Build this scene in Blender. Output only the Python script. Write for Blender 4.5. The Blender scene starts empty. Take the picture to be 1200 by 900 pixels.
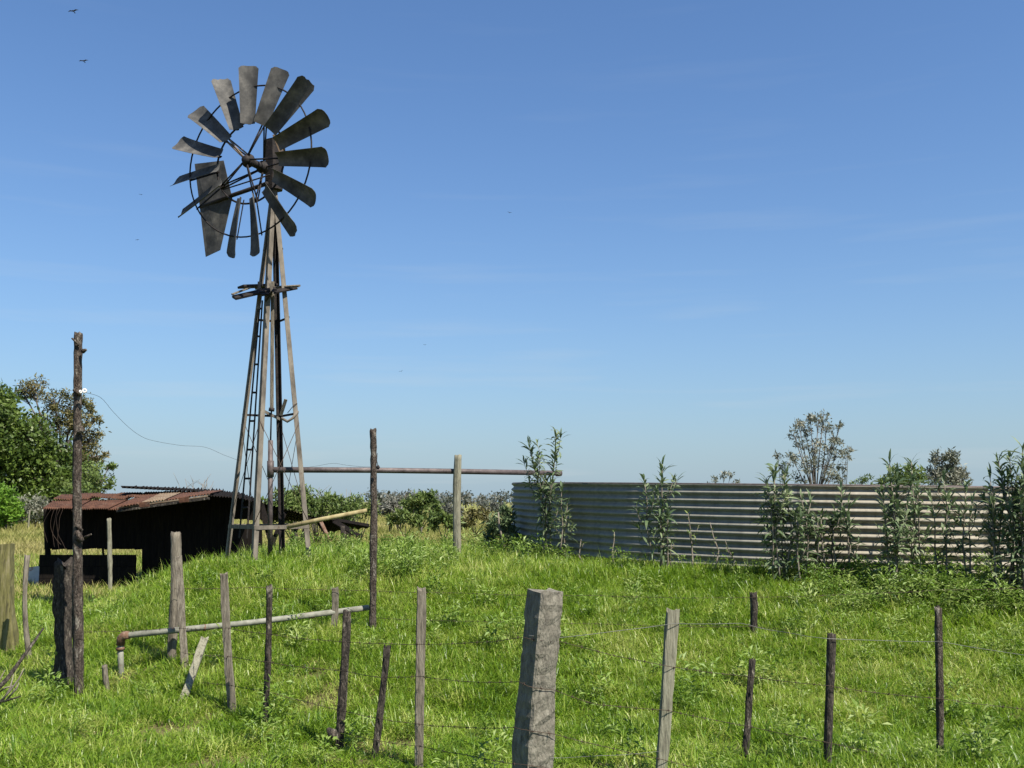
import bpy, math, random
import numpy as np
from mathutils import Vector, Matrix
random.seed(7); RNG = np.random.default_rng(11)
R = math.radians
S = bpy.context.scene
COL = S.collection

# ------------------------------------------------------------ camera, sky, sun, exposure
CAM_Z, FPX, HOR = 1.9, 1177.0, 588.0          # eye height, focal length and horizon row of the 1200x900 photograph
PITCH = math.atan((HOR - 450) / FPX)
cd = bpy.data.cameras.new("camera"); cam = bpy.data.objects.new("camera", cd); COL.objects.link(cam)
cd.sensor_width = 36; cd.lens = 36 * FPX / 1200; cd.clip_start = .05; cd.clip_end = 6000
cam.location = (0, 0, CAM_Z); cam.rotation_euler = (R(90) + PITCH, 0, 0)
S.camera = cam
SUN_EL, SUN_DIR = R(54), Vector((.70, -.71, 0)).normalized()     # towards the sun, on the ground
W = bpy.data.worlds.new("World"); S.world = W; W.use_nodes = True
wn = W.node_tree; bg = wn.nodes["Background"]
sky = wn.nodes.new("ShaderNodeTexSky"); sky.sky_type = 'NISHITA'; sky.sun_disc = False
sky.sun_elevation = SUN_EL; sky.sun_rotation = math.atan2(SUN_DIR.x, SUN_DIR.y)
sky.altitude = 0; sky.air_density = 1.2; sky.dust_density = .6; sky.ozone_density = 10
def _n(t): return wn.nodes.new("ShaderNode" + t)
_tc, _sx, _ab, _ex, _m1 = _n("TexCoord"), _n("SeparateXYZ"), _n("Math"), _n("Math"), _n("Math")      # pale air low over the horizon, the same all round
wn.links.new(_tc.outputs['Generated'], _sx.inputs[0]); _ab.operation = 'ABSOLUTE'; wn.links.new(_sx.outputs[2], _ab.inputs[0])
_m1.operation = 'MULTIPLY'; _m1.inputs[1].default_value = -1 / .115; wn.links.new(_ab.outputs[0], _m1.inputs[0]); _ex.operation = 'EXPONENT'; wn.links.new(_m1.outputs[0], _ex.inputs[0])
_mx = _n("MixRGB"); _f = _n("Math"); _f.operation = 'MULTIPLY'; _f.inputs[1].default_value = .92; wn.links.new(_ex.outputs[0], _f.inputs[0]); wn.links.new(_f.outputs[0], _mx.inputs[0])
_wb = _n('MixRGB'); _wb.blend_type = 'MULTIPLY'; _wb.inputs[0].default_value = 1; _wb.inputs[2].default_value = (1, 1.03, 1.07, 1); wn.links.new(sky.outputs[0], _wb.inputs[1])
wn.links.new(_wb.outputs[0], _mx.inputs[1]); _mx.inputs[2].default_value = (2.68, 3.66, 4.45, 1)
_mp, _nz, _cr, _m2, _ad = _n("Mapping"), _n("TexNoise"), _n("ValToRGB"), _n("MixRGB"), _n("Math")     # faint wisps of cirrus
_mp.inputs['Scale'].default_value = (1.6, 1.6, 22); wn.links.new(_tc.outputs['Generated'], _mp.inputs[0]); wn.links.new(_mp.outputs[0], _nz.inputs['Vector']); _nz.inputs['Scale'].default_value = 2.2; _nz.inputs['Detail'].default_value = 5
_cr.color_ramp.elements[0].position = .56; _cr.color_ramp.elements[1].position = .80; wn.links.new(_nz.outputs[0], _cr.inputs[0])
_ad.operation = 'MULTIPLY'; _ad.inputs[1].default_value = .4; wn.links.new(_cr.outputs[0], _ad.inputs[0]); _fz = _n("Math"); _fz.operation = 'MULTIPLY'; wn.links.new(_ad.outputs[0], _fz.inputs[0])
_m3 = _n("Math"); _m3.operation = 'MULTIPLY'; _m3.inputs[1].default_value = -1 / .18; wn.links.new(_ab.outputs[0], _m3.inputs[0]); _e3 = _n("Math"); _e3.operation = 'EXPONENT'; wn.links.new(_m3.outputs[0], _e3.inputs[0]); wn.links.new(_e3.outputs[0], _fz.inputs[1])
wn.links.new(_fz.outputs[0], _m2.inputs[0]); wn.links.new(_mx.outputs[0], _m2.inputs[1]); _m2.inputs[2].default_value = (4.6, 5.0, 5.2, 1)
wn.links.new(_m2.outputs[0], bg.inputs[0]); bg.inputs[1].default_value = .07
sl = bpy.data.lights.new("sun", 'SUN'); so = bpy.data.objects.new("sun", sl); COL.objects.link(so)
sl.energy = 5.0; sl.angle = R(.5); sl.color = (1, .93, .82)
SUNV = (SUN_DIR * math.cos(SUN_EL) + Vector((0, 0, math.sin(SUN_EL)))).normalized()
so.rotation_euler = SUNV.to_track_quat('Z', 'Y').to_euler(); so.location = (20, -20, 40)
S.view_settings.view_transform = 'Standard'; S.view_settings.look = 'None'
S.view_settings.exposure = .98; S.view_settings.gamma = 1

# ------------------------------------------------------------ helpers
cp, sp_ = math.cos(PITCH), math.sin(PITCH)
def P(px, py, d):                              # the point at depth d (world y) seen at photograph pixel px, py
    a, b = px - 600, 450 - py
    y = FPX * cp - b * sp_; k = d / y
    return Vector((a * k, d, CAM_Z + (FPX * sp_ + b * cp) * k))
def ss(a, b, x):
    t = np.clip((x - a) / (b - a), 0, 1); return t * t * (3 - 2 * t)
_lat = np.random.default_rng(5).random((256, 256))
def vnoise(x, y):
    x = np.asarray(x, float); y = np.asarray(y, float)
    xi = np.floor(x).astype(int); yi = np.floor(y).astype(int); fx = x - xi; fy = y - yi
    fx = fx * fx * (3 - 2 * fx); fy = fy * fy * (3 - 2 * fy)
    g = lambda i, j: _lat[i & 255, j & 255]
    return (g(xi, yi) * (1 - fx) + g(xi + 1, yi) * fx) * (1 - fy) + (g(xi, yi + 1) * (1 - fx) + g(xi + 1, yi + 1) * fx) * fy
def fnoise(x, y): return (vnoise(x, y) + .5 * vnoise(2.1 * x + 9, 2.1 * y + 4) + .25 * vnoise(4.3 * x + 3, 4.3 * y + 7)) / 1.75
def H(x, y):                                   # height of the ground: flat pasture and the raised earth bank
    x = np.asarray(x, float); y = np.asarray(y, float)
    y0 = 8.7 + np.maximum(0, -x - 2) * .55; y1 = 14.2 + np.maximum(0, -x - 3) * .4
    fr = np.clip((y - y0) / (y1 - y0), 0, 1); fr = fr * .75 + .25 * fr * fr * (3 - 2 * fr)
    lf = ss(-7.2, -4.2, x - .05 * (y - 15.5))
    bk = 1 - ss(19.5, 25, y - np.maximum(0, x - .5) * 1.8)
    rt = 1 - ss(18, 26, x)
    m = .90 * fr * lf * bk * rt
    near = np.exp(-(np.hypot(x, y - 10) / 22) ** 2)
    return m + near * (.10 * (fnoise(x * .55, y * .55) - .5) + .05 * (vnoise(x * 2.1, y * 2.1) - .5))
def h1(x, y): return float(H(x, y))

def prop(o, label=None, cat=None, group=None, kind=None):
    for k, v in (("label", label), ("category", cat), ("group", group), ("kind", kind)):
        if v: o[k] = v
    return o
def empty(name, loc, label, cat, group=None):
    o = bpy.data.objects.new(name, None); COL.objects.link(o); o.location = loc; o.empty_display_size = .1
    return prop(o, label, cat, group)

def curve(pts, n=8):
    """smooth curve through the points"""
    pts = [Vector(p) for p in pts]; out = []
    for i in range(len(pts) - 1):
        a, b, c, d = pts[max(i - 1, 0)], pts[i], pts[i + 1], pts[min(i + 2, len(pts) - 1)]
        for k in range(n):
            t = k / n; out.append(.5 * ((2 * b) + (c - a) * t + (2 * a - 5 * b + 4 * c - d) * t * t + (3 * b - a - 3 * c + d) * t ** 3))
    return out + [pts[-1]]
class MB:
    def __init__(s): s.v = []; s.f = []; s.sm = []
    def add(s, vs, fs, smooth=False):
        n = len(s.v); s.v.extend([tuple(v) for v in vs]); s.f.extend([tuple(i + n for i in f) for f in fs]); s.sm.extend([smooth] * len(fs))
    def tube(s, pts, rad, n=6, cap=True, smooth=True, jit=0):
        pts = [Vector(p) for p in pts]; m = len(pts)
        if not hasattr(rad, '__len__'): rad = [rad] * m
        vs = []; prev = None
        for i, p in enumerate(pts):
            t = (pts[min(i + 1, m - 1)] - pts[max(i - 1, 0)])
            t = t.normalized() if t.length > 1e-9 else Vector((0, 0, 1))
            if prev is None:
                a = t.orthogonal().normalized()
            else:
                a = (prev - t * prev.dot(t)); a = a.normalized() if a.length > 1e-6 else t.orthogonal().normalized()
            prev = a; b = t.cross(a)
            for k in range(n):
                q = 2 * math.pi * k / n; r = rad[i] * (1 + (random.uniform(-jit, jit) if jit else 0))
                vs.append(p + a * (math.cos(q) * r) + b * (math.sin(q) * r))
        fs = [(i * n + k, i * n + (k + 1) % n, (i + 1) * n + (k + 1) % n, (i + 1) * n + k) for i in range(m - 1) for k in range(n)]
        if cap: fs += [tuple(range(n - 1, -1, -1)), tuple((m - 1) * n + k for k in range(n))]
        s.add(vs, fs, smooth)
    def bar(s, p0, p1, w, t, side=(1, 0, 0), bev=.12):          # rectangular bar, chamfered edges
        p0, p1 = Vector(p0), Vector(p1); ax = (p1 - p0).normalized()
        a = Vector(side); a = (a - ax * a.dot(ax)).normalized(); b = ax.cross(a)
        c = min(w, t) * bev; hw, ht = w / 2, t / 2
        o = [(hw, ht - c), (hw - c, ht), (-hw + c, ht), (-hw, ht - c), (-hw, -ht + c), (-hw + c, -ht), (hw - c, -ht), (hw, -ht + c)]
        vs = [p + a * u + b * v for p in (p0, p1) for u, v in o]
        fs = [(k, (k + 1) % 8, 8 + (k + 1) % 8, 8 + k) for k in range(8)] + [tuple(range(7, -1, -1)), tuple(range(8, 16))]
        s.add(vs, fs)
    def angle(s, p0, p1, w, t, d1, d2):                          # L-section steel
        p0, p1 = Vector(p0), Vector(p1); ax = (p1 - p0).normalized()
        a = Vector(d1); a = (a - ax * a.dot(ax)).normalized(); b = Vector(d2); b = (b - ax * b.dot(ax)); b = (b - a * b.dot(a)).normalized()
        o = [(0, 0), (w, 0), (w, t), (t, t), (t, w), (0, w)]
        vs = [p + a * u + b * v for p in (p0, p1) for u, v in o]
        fs = [(k, (k + 1) % 6, 6 + (k + 1) % 6, 6 + k) for k in range(6)] + [(5, 4, 3, 0), (3, 2, 1, 0), (6, 9, 10, 11), (6, 7, 8, 9)]
        s.add(vs, fs)
    def build(s, name, mat, parent=None, loc=None, **kw):
        me = bpy.data.meshes.new(name)
        off = Vector(loc) if loc is not None else (Vector(parent.matrix_world.translation) if parent else Vector((0, 0, 0)))
        if parent is not None and loc is None: off = wloc(parent)
        v = np.array(s.v, float) - np.array(off)
        me.from_pydata(v.tolist(), [], s.f); me.materials.append(mat)
        me.polygons.foreach_set("use_smooth", s.sm); me.update()
        o = bpy.data.objects.new(name, me); COL.objects.link(o)
        if parent is not None:
            o.parent = parent
            if loc is not None: o.location = off - wloc(parent)
        else: o.location = off
        return prop(o, **kw)
def wloc(o):
    v = Vector((0, 0, 0))
    while o is not None: v = v + Vector(o.location); o = o.parent
    return v

# ------------------------------------------------------------ materials
def nodes(name):
    m = bpy.data.materials.new(name); m.use_nodes = True; nt = m.node_tree; nt.nodes.clear()
    return m, nt, lambda t: nt.nodes.new("ShaderNode" + t), nt.links.new
def surf(name, cols, scale=6, stretch=(1, 1, 1), rough=.8, metal=0, bump=.3, detail=6, stops=None, bscale=None, spec=.3, second=None, bdist=.02):
    cols = [tuple(.74 * q for q in c) for c in cols]
    if second: second = (tuple(.74 * q for q in second[0]), second[1], second[2])
    m, nt, N, L = nodes(name)
    out = N("OutputMaterial"); b = N("BsdfPrincipled"); L(b.outputs[0], out.inputs[0])
    tc = N("TexCoord"); mp = N("Mapping"); mp.inputs['Scale'].default_value = stretch
    oi = N("ObjectInfo"); ad = N("VectorMath"); ad.operation = 'ADD'
    mu = N("VectorMath"); mu.operation = 'SCALE'; mu.inputs[3].default_value = 37; cx = N("CombineXYZ")
    L(oi.outputs['Random'], cx.inputs[0]); L(oi.outputs['Random'], cx.inputs[2]); L(cx.outputs[0], mu.inputs[0])
    L(tc.outputs['Object'], mp.inputs[0]); L(mp.outputs[0], ad.inputs[0]); L(mu.outputs[0], ad.inputs[1])
    n = N("TexNoise"); n.inputs['Scale'].default_value = scale; n.inputs['Detail'].default_value = detail; n.inputs['Roughness'].default_value = .65
    L(ad.outputs[0], n.inputs['Vector'])
    cr = N("ValToRGB"); els = cr.color_ramp.elements
    st = stops or [.3 + .4 * i / max(1, len(cols) - 1) for i in range(len(cols))]
    els[0].position, els[1].position = st[0], st[-1]; els[0].color = (*cols[0], 1); els[1].color = (*cols[-1], 1)
    for i in range(1, len(cols) - 1):
        e = els.new(st[i]); e.color = (*cols[i], 1)
    L(n.outputs[0], cr.inputs[0]); colout = cr.outputs[0]
    if second:                                   # (colour, scale, threshold) patches of lichen, rust, paint
        n2 = N("TexNoise"); n2.inputs['Scale'].default_value = second[1]; n2.inputs['Detail'].default_value = 8; n2.inputs['Roughness'].default_value = .7
        L(ad.outputs[0], n2.inputs['Vector']); r2 = N("ValToRGB"); r2.color_ramp.elements[0].position = second[2]; r2.color_ramp.elements[1].position = second[2] + .08
        L(n2.outputs[0], r2.inputs[0]); mx = N("MixRGB"); L(r2.outputs[0], mx.inputs[0]); L(colout, mx.inputs[1]); mx.inputs[2].default_value = (*second[0], 1); colout = mx.outputs[0]
    L(colout, b.inputs['Base Color'])
    b.inputs['Roughness'].default_value = rough; b.inputs['Metallic'].default_value = metal; b.inputs['Specular IOR Level'].default_value = spec
    if bump:
        n3 = N("TexNoise"); n3.inputs['Scale'].default_value = bscale or scale * 2.5; n3.inputs['Detail'].default_value = 6; L(ad.outputs[0], n3.inputs['Vector'])
        bp = N("Bump"); bp.inputs['Strength'].default_value = bump; bp.inputs['Distance'].default_value = bdist; L(n3.outputs[0], bp.inputs['Height']); L(bp.outputs[0], b.inputs['Normal'])
    return m
def leafmat(name, c0, c1, c2, trans=.3, nscale=.6, rough=.5, spec=.35, tint=False):
    m, nt, N, L = nodes(name)
    out = N("OutputMaterial"); b = N("BsdfPrincipled"); tr = N("BsdfTranslucent"); mix = N("MixShader"); mix.inputs[0].default_value = trans
    geo = N("NewGeometry"); cr = N("ValToRGB"); e = cr.color_ramp.elements
    e[0].position, e[1].position = .1, .95; e[0].color = (*c0, 1); e[1].color = (*c2, 1); k = e.new(.5); k.color = (*c1, 1)
    n = N("TexNoise"); n.inputs['Scale'].default_value = nscale; n.inputs['Detail'].default_value = 3; L(geo.outputs['Position'], n.inputs['Vector'])
    ma = N("Math"); ma.operation = 'MULTIPLY_ADD'; ma.inputs[1].default_value = .55 if tint else .45; L(geo.outputs['Random Per Island'], ma.inputs[0])
    if tint:
        at = N("Attribute"); at.attribute_type = 'INSTANCER'; at.attribute_name = 'tint'
        m2 = N("Math"); m2.operation = 'MULTIPLY'; m2.inputs[1].default_value = .62; L(at.outputs['Fac'], m2.inputs[0]); L(m2.outputs[0], ma.inputs[2])
    else:
        m2 = N("Math"); m2.operation = 'MULTIPLY_ADD'; m2.inputs[1].default_value = 1.6; m2.inputs[2].default_value = -.52; L(n.outputs[0], m2.inputs[0]); L(m2.outputs[0], ma.inputs[2])
    L(ma.outputs[0], cr.inputs[0])
    L(cr.outputs[0], b.inputs['Base Color']); L(cr.outputs[0], tr.inputs['Color'])
    b.inputs['Roughness'].default_value = rough; b.inputs['Specular IOR Level'].default_value = spec
    L(b.outputs[0], mix.inputs[1]); L(tr.outputs[0], mix.inputs[2]); L(mix.outputs[0], out.inputs[0])
    return m
Z = (3, 3, .35)
M = dict(
 bark=surf("bark_wood", [(.022, .016, .012), (.085, .065, .05), (.21, .175, .14)], 22, (2.2, 2.2, .8), .95, bump=1.0, second=((.30, .27, .22), 9, .55), bdist=.035),
 grey=surf("weathered_wood", [(.07, .058, .045), (.19, .165, .125), (.30, .27, .21)], 16, Z, .95, bump=.7, second=((.05, .04, .03), 7, .64)),
 pale=surf("pale_weathered_wood", [(.10, .09, .07), (.25, .24, .17), (.34, .33, .25)], 14, Z, .95, bump=.6, second=((.07, .06, .04), 6, .62)),
 stone=surf("lichened_hardwood", [(.11, .10, .08), (.20, .185, .145), (.29, .27, .215)], 16, (2, 2, .7), .97, bump=.6, second=((.06, .055, .042), 7, .63), bdist=.03),
 mossy=surf("mossy_wood", [(.06, .05, .03), (.16, .15, .05), (.24, .21, .12)], 9, Z, .95, bump=.7, second=((.03, .025, .018), 5, .6)),
 dark=surf("dark_rotten_wood", [(.010, .008, .006), (.045, .037, .03), (.14, .115, .09)], 20, (2.4, 2.4, .7), .95, bump=1.0, second=((.27, .24, .19), 9, .57)),
 tarshade=surf("tar_shade_black", [(.006, .005, .005), (.012, .010, .009), (.022, .016, .012)], 8, Z, .95, bump=.5, spec=.1),  # near-black of tarred timber, with the shade under the roof painted in
 rust=surf("rusted_sheet", [(.035, .018, .013), (.10, .045, .026), (.18, .085, .05)], 7, (1, 1, 1), .9, .1, .3, second=((.20, .16, .12), 3, .62)),
 rustpale=surf("pale_rusted_sheet", [(.10, .055, .03), (.22, .16, .105), (.30, .24, .17)], 5, (1, 1, 1), .9, .1, .3),
 galv=surf("old_galvanised_sheet", [(.035, .035, .034), (.09, .088, .082), (.19, .18, .16)], 4, (1, 1, 1), .75, .15, .15, second=((.16, .11, .07), 6, .66)),
 tank=surf("galvanised_tank_sheet", [(.22, .215, .185), (.30, .29, .245), (.37, .355, .30)], 3, (3, 3, .6), .7, .12, .1, second=((.20, .16, .11), 2.2, .69)),
 tankwarm=surf("stained_tank_sheet", [(.24, .215, .16), (.335, .305, .24), (.40, .37, .295)], 3, (3, 3, .6), .75, .08, .1, second=((.24, .17, .10), 2.2, .64)),
 steel=surf("weathered_tower_steel", [(.085, .074, .058), (.185, .162, .13), (.27, .24, .19)], 9, (1, 1, .4), .85, .1, .25, second=((.11, .06, .035), 7, .62)),
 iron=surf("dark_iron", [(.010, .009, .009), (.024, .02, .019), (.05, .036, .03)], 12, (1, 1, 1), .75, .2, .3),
 pipe=surf("old_pipe", [(.07, .055, .052), (.13, .105, .10), (.19, .16, .15)], 8, (1, 1, 1), .6, .3, .2),
 palepipe=surf("whitewashed_pipe", [(.13, .13, .10), (.25, .25, .20), (.34, .34, .28)], 10, (1, 1, 1), .75, 0, .25, second=((.22, .13, .07), 9, .63)),
 rustpipe=surf("rusty_fitting", [(.08, .04, .025), (.19, .11, .07), (.28, .21, .16)], 18, (1, 1, 1), .85, .1, .3),
 wire=surf("rusty_wire", [(.03, .022, .018), (.075, .05, .036), (.12, .085, .06)], 8, (1, 1, 1), .7, .3, 0),
 brightwire=surf("new_wire", [(.12, .12, .11), (.19, .19, .175), (.25, .25, .23)], 8, (1, 1, 1), .5, .4, 0),
 yellow=surf("peeled_pole", [(.18, .14, .06), (.33, .27, .13), (.44, .39, .21)], 8, (1, 1, .5), .8, 0, .2),
 porcelain=surf("porcelain", [(.70, .70, .67), (.80, .80, .78)], 8, (1, 1, 1), .25, 0, 0, spec=.5),
 white=surf("white_rusty_paint", [(.55, .54, .48), (.68, .67, .62)], 8, (1, 1, 1), .6, 0, .1, second=((.30, .10, .04), 2.2, .5)),
 feather=surf("dark_feathers", [(.02, .02, .022), (.05, .045, .04)], 20, (1, 1, 1), .8, 0, 0),
 treebark=surf("tree_bark", [(.05, .042, .034), (.12, .10, .085), (.22, .20, .175)], 3, (2, 2, .5), .95, 0, .5),
 twig=surf("dry_twigs", [(.14, .115, .09), (.22, .19, .15), (.30, .27, .22)], 5, (1, 1, 1), .9, 0, 0),
 grass=leafmat("grass_blades", (.070, .148, .008), (.20, .318, .019), (.40, .43, .12), .45, rough=.4, spec=.45, tint=True),
 dry=leafmat("dry_grass_blades", (.12, .155, .026), (.25, .245, .065), (.38, .33, .14), .35, rough=.6, tint=True),
 weed=leafmat("weed_leaves", (.06, .12, .016), (.15, .245, .03), (.27, .34, .10), .35, tint=True),
 ole=leafmat("grey_green_leaves", (.055, .09, .04), (.115, .165, .075), (.24, .28, .15), .28, nscale=2, rough=.5, spec=.3),
 green=leafmat("broad_green_leaves", (.025, .05, .010), (.06, .10, .014), (.12, .17, .03), .25, nscale=.5),
 lime=leafmat("lime_green_leaves", (.06, .13, .014), (.11, .22, .02), (.18, .30, .04), .3, nscale=.8),
 euca=leafmat("olive_brown_leaves", (.05, .055, .018), (.11, .105, .03), (.19, .145, .055), .2, nscale=.4),
 greyeuca=leafmat("grey_brown_leaves", (.09, .105, .07), (.16, .17, .125), (.24, .235, .18), .2, nscale=.7),
 shrub=leafmat("shrub_leaves", (.05, .08, .02), (.10, .15, .035), (.17, .21, .06), .25, nscale=.6),
 far=leafmat("far_wood_leaves", (.055, .068, .055), (.095, .105, .085), (.15, .145, .12), .15, nscale=.12),  # grey of bare trees, with distance haze mixed into the leaf colour
)
def ground_mat():
    m, nt, N, L = nodes("pasture_soil")
    out = N("OutputMaterial"); b = N("BsdfPrincipled"); L(b.outputs[0], out.inputs[0]); b.inputs['Roughness'].default_value = 1; b.inputs['Specular IOR Level'].default_value = .1
    g = N("NewGeometry"); n = N("TexNoise"); n.inputs['Scale'].default_value = 1.3; n.inputs['Detail'].default_value = 8; n.inputs['Roughness'].default_value = .7; L(g.outputs['Position'], n.inputs['Vector'])
    c = N("ValToRGB"); e = c.color_ramp.elements; e[0].position, e[1].position = .35, .75; e[0].color = (.045, .045, .015, 1); e[1].color = (.19, .145, .085, 1); k = e.new(.52); k.color = (.10, .085, .038, 1)
    L(n.outputs[0], c.inputs[0])
    n2 = N("TexNoise"); n2.inputs['Scale'].default_value = .09; n2.inputs['Detail'].default_value = 6; L(g.outputs['Position'], n2.inputs['Vector'])
    c2 = N("ValToRGB"); e = c2.color_ramp.elements; e[0].position, e[1].position = .3, .7; e[0].color = (.12, .15, .035, 1); e[1].color = (.25, .23, .085, 1); L(n2.outputs[0], c2.inputs[0])
    sx = N("SeparateXYZ"); L(g.outputs['Position'], sx.inputs[0]); mr = N("MapRange"); mr.inputs[1].default_value = 22; mr.inputs[2].default_value = 34; L(sx.outputs[1], mr.inputs[0])
    mx = N("MixRGB"); L(mr.outputs[0], mx.inputs[0]); L(c.outputs[0], mx.inputs[1]); L(c2.outputs[0], mx.inputs[2]); L(mx.outputs[0], b.inputs['Base Color'])
    bp = N("Bump"); bp.inputs['Strength'].default_value = .6; bp.inputs['Distance'].default_value = .05; n3 = N("TexNoise"); n3.inputs['Scale'].default_value = 14; n3.inputs['Detail'].default_value = 6
    L(g.outputs['Position'], n3.inputs['Vector']); L(n3.outputs[0], bp.inputs['Height']); L(bp.outputs[0], b.inputs['Normal'])
    return m

# ------------------------------------------------------------ ground
def axis(lo, hi, fine_lo, fine_hi, step, grow):
    a = list(np.arange(fine_lo, fine_hi + 1e-6, step)); s = step
    while a[-1] < hi: s *= grow; a.append(a[-1] + s)
    s = step
    while a[0] > lo: s *= grow; a.insert(0, a[0] - s)
    return np.array(a)
gx = axis(-3000, 3000, -12, 16, .2, 1.22); gy = axis(-120, 5000, 3, 27, .2, 1.22)
X, Y = np.meshgrid(gx, gy); ZZ = H(X, Y)
v = np.stack([X.ravel(), Y.ravel(), ZZ.ravel()], 1); nx, ny = len(gx), len(gy)
ii = (np.arange(ny - 1)[:, None] * nx + np.arange(nx - 1)[None]).ravel()
gm = bpy.data.meshes.new("ground"); gm.from_pydata(v.tolist(), [], np.stack([ii, ii + 1, ii + 1 + nx, ii + nx], 1).tolist())
gm.polygons.foreach_set("use_smooth", [True] * len(gm.polygons)); gm.materials.append(ground_mat())
prop(bpy.data.objects.new("ground", gm), kind='structure'); COL.objects.link(bpy.data.objects["ground"])

# ------------------------------------------------------------ posts
def post(name, top, bot, d, w, mat, square=False, rot=.6, d1=None, rings=16, thick=1.0, parent=None, rough=.10, jag=.03, bend=0, taper=.0, **kw):
    """weathered post: top and bottom pixel, depth, width in pixels; its foot runs on into the ground"""
    p1 = P(*top, d1 or d); p0 = P(*bot, d); ax = (p1 - p0).normalized()
    for _ in range(60):
        if p0.z < h1(p0.x, p0.y) - .12: break
        p0 = p0 - ax * .03
    foot = p0.copy(); L_ = (p1 - p0).length; wm = w * d / FPX; rr = random.Random(int(top[0] * 31 + top[1]))
    a = Vector((math.cos(rot), math.sin(rot), 0)); a = (a - ax * a.dot(ax)).normalized(); b = ax.cross(a)
    if square:
        c = .16; prof = [(1, 1 - c), (1 - c, 1), (0, 1.0), (-1 + c, 1), (-1, 1 - c), (-1, 0), (-1, -1 + c), (-1 + c, -1), (0, -1), (1 - c, -1), (1, -1 + c), (1, 0)]
        prof = [(u * .5, v_ * .5 * thick) for u, v_ in prof]
    else:
        prof = [(math.cos(q) * .5 * rr.uniform(.86, 1.1), math.sin(q) * .5 * rr.uniform(.86, 1.1) * thick) for q in np.linspace(0, 2 * math.pi, 18, endpoint=False)]
    n = len(prof); vs = []; ph = [rr.uniform(0, 6) for _ in range(4)]
    rings = max(rings, int(L_ / .07))
    for i in range(rings + 1):
        t = i / rings; s = wm * (1 + .05 * math.sin(5 * t + ph[0]) + .04 * math.sin(13 * t + ph[1])) * (1 - taper * t)
        off = a * (wm * (.10 * math.sin(4 * t + ph[2]) + bend * math.sin(math.pi * t))) + b * (wm * .08 * math.sin(6 * t + ph[3]))
        for j_, (u, v_) in enumerate(prof):
            k = 1 + rr.uniform(-rough, rough) * .6 - (0 if square else rough * 1.6 * float(vnoise(j_ * 1.3 + ph[0] * 9, t * L_ * 3.2 + ph[1] * 5)))
            q = p0 + ax * (L_ * t) + off + (a * u + b * v_) * (s * k)
            if i == rings: q = q + ax * rr.uniform(-jag, jag * .3)
            vs.append(q)
    m = MB(); fs = [(i * n + k, i * n + (k + 1) % n, (i + 1) * n + (k + 1) % n, (i + 1) * n + k) for i in range(rings) for k in range(n)]
    vs.append(p0 + ax * (L_ - jag * .4)); c_ = len(vs) - 1
    fs += [(rings * n + k, rings * n + (k + 1) % n, c_) for k in range(n)] + [tuple(range(n - 1, -1, -1))]
    m.add(vs, fs, not square)
    return m.build(name, mat, parent, loc=foot, **kw)

# tall pole with insulators
tp = post("utility_pole", (91, 389), (92, 812), 9.9, 12.5, M['bark'], rings=48, rough=.16, taper=.12,
     label="tall rough-barked pole carrying a white insulator, standing beside the dark stump", cat="pole")
m = MB()
for (a, b, r) in (((93, 405), (84, 396), .012), ((97, 412), (101, 410), .02), ((94, 462), (86, 456), .024), ((97, 502), (91, 507), .03), ((96, 622), (88, 614), .016), ((95, 634), (90, 622), .03), ((99, 630), (107, 626), .014)):
    m = MB(); m.tube([P(*a, 9.86), P((a[0] + b[0]) / 2, (a[1] + b[1]) / 2, 9.84), P(*b, 9.82)], [r * 1.2, r, r * .6], 7, jit=.2); m.build("branch_stub", M['bark'], tp)
def ring(c, ax, r, rr, n=14, k=7):
    m = MB(); ax = Vector(ax).normalized(); a = ax.orthogonal().normalized(); b = ax.cross(a)
    vs = []
    for i in range(n):
        q = 2 * math.pi * i / n; e = a * math.cos(q) + b * math.sin(q)
        for j in range(k):
            w = 2 * math.pi * j / k; vs.append(Vector(c) + e * (r + rr * math.cos(w)) + ax * (rr * math.sin(w)))
    fs = [(i * k + j, ((i + 1) % n) * k + j, ((i + 1) % n) * k + (j + 1) % k, i * k + (j + 1) % k) for i in range(n) for j in range(k)]
    m.add(vs, fs, True); return m
ring(P(99, 458, 9.80), (.35, -.9, .1), .016, .0095).build("insulator", M['porcelain'], tp)
ring(P(94.3, 459, 9.78), (.9, -.3, .1), .012, .007).build("insulator", M['porcelain'], tp)
m = MB(); m.tube([P(88, 415, 9.85), P(87, 440, 9.83), P(87, 452, 9.83), P(90, 460, 9.8), P(94, 461, 9.8)], .003, 5); m.build("tie_wire", M['wire'], tp)

post("fence_post", (75, 655), (78, 805), 10.25, 24, M['dark'], rough=.22, jag=.10, thick=.9, rot=.2,
     label="thick dark rotting stump post close beside the tall pole", cat="post")
post("fence_post", (4, 637), (3, 774), 12, 24, M['mossy'], square=True, rot=.15, jag=.02, thick=.8, rough=.06,
     label="squared mossy yellow-green post at the far left edge", cat="post")
post("fence_post", (31, 650), (36, 783), 11.5, 6.5, M['grey'], rough=.15, bend=-.5, thick=.6,
     label="thin bent grey stake right of the mossy post", cat="stake")
post("fence_post", (205.5, 623), (202.5, 788), 10.85, 12.5, M['grey'], rough=.1, jag=.02, taper=.1,
     label="stout round grey post with a board leaning on it, before the shed", cat="post")
post("board", (208, 652), (219, 803), 10.4, 8, M['grey'], square=True, rot=.1, thick=.4, d1=10.62,
     label="grey board leaning against the stout round post", cat="board")
post("prop_stick", (241, 747), (212, 824), 9.5, 9, M['pale'], square=True, rot=.3, thick=.6, d1=10.0,
     label="short pale prop stick slanting up to the right near the leaning board", cat="stick")
post("peg", (123, 779), (126, 812), 10.0, 7, M['grey'], jag=.02,
     label="small grey peg in the grass left of the elbow pipe", cat="peg")
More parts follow.
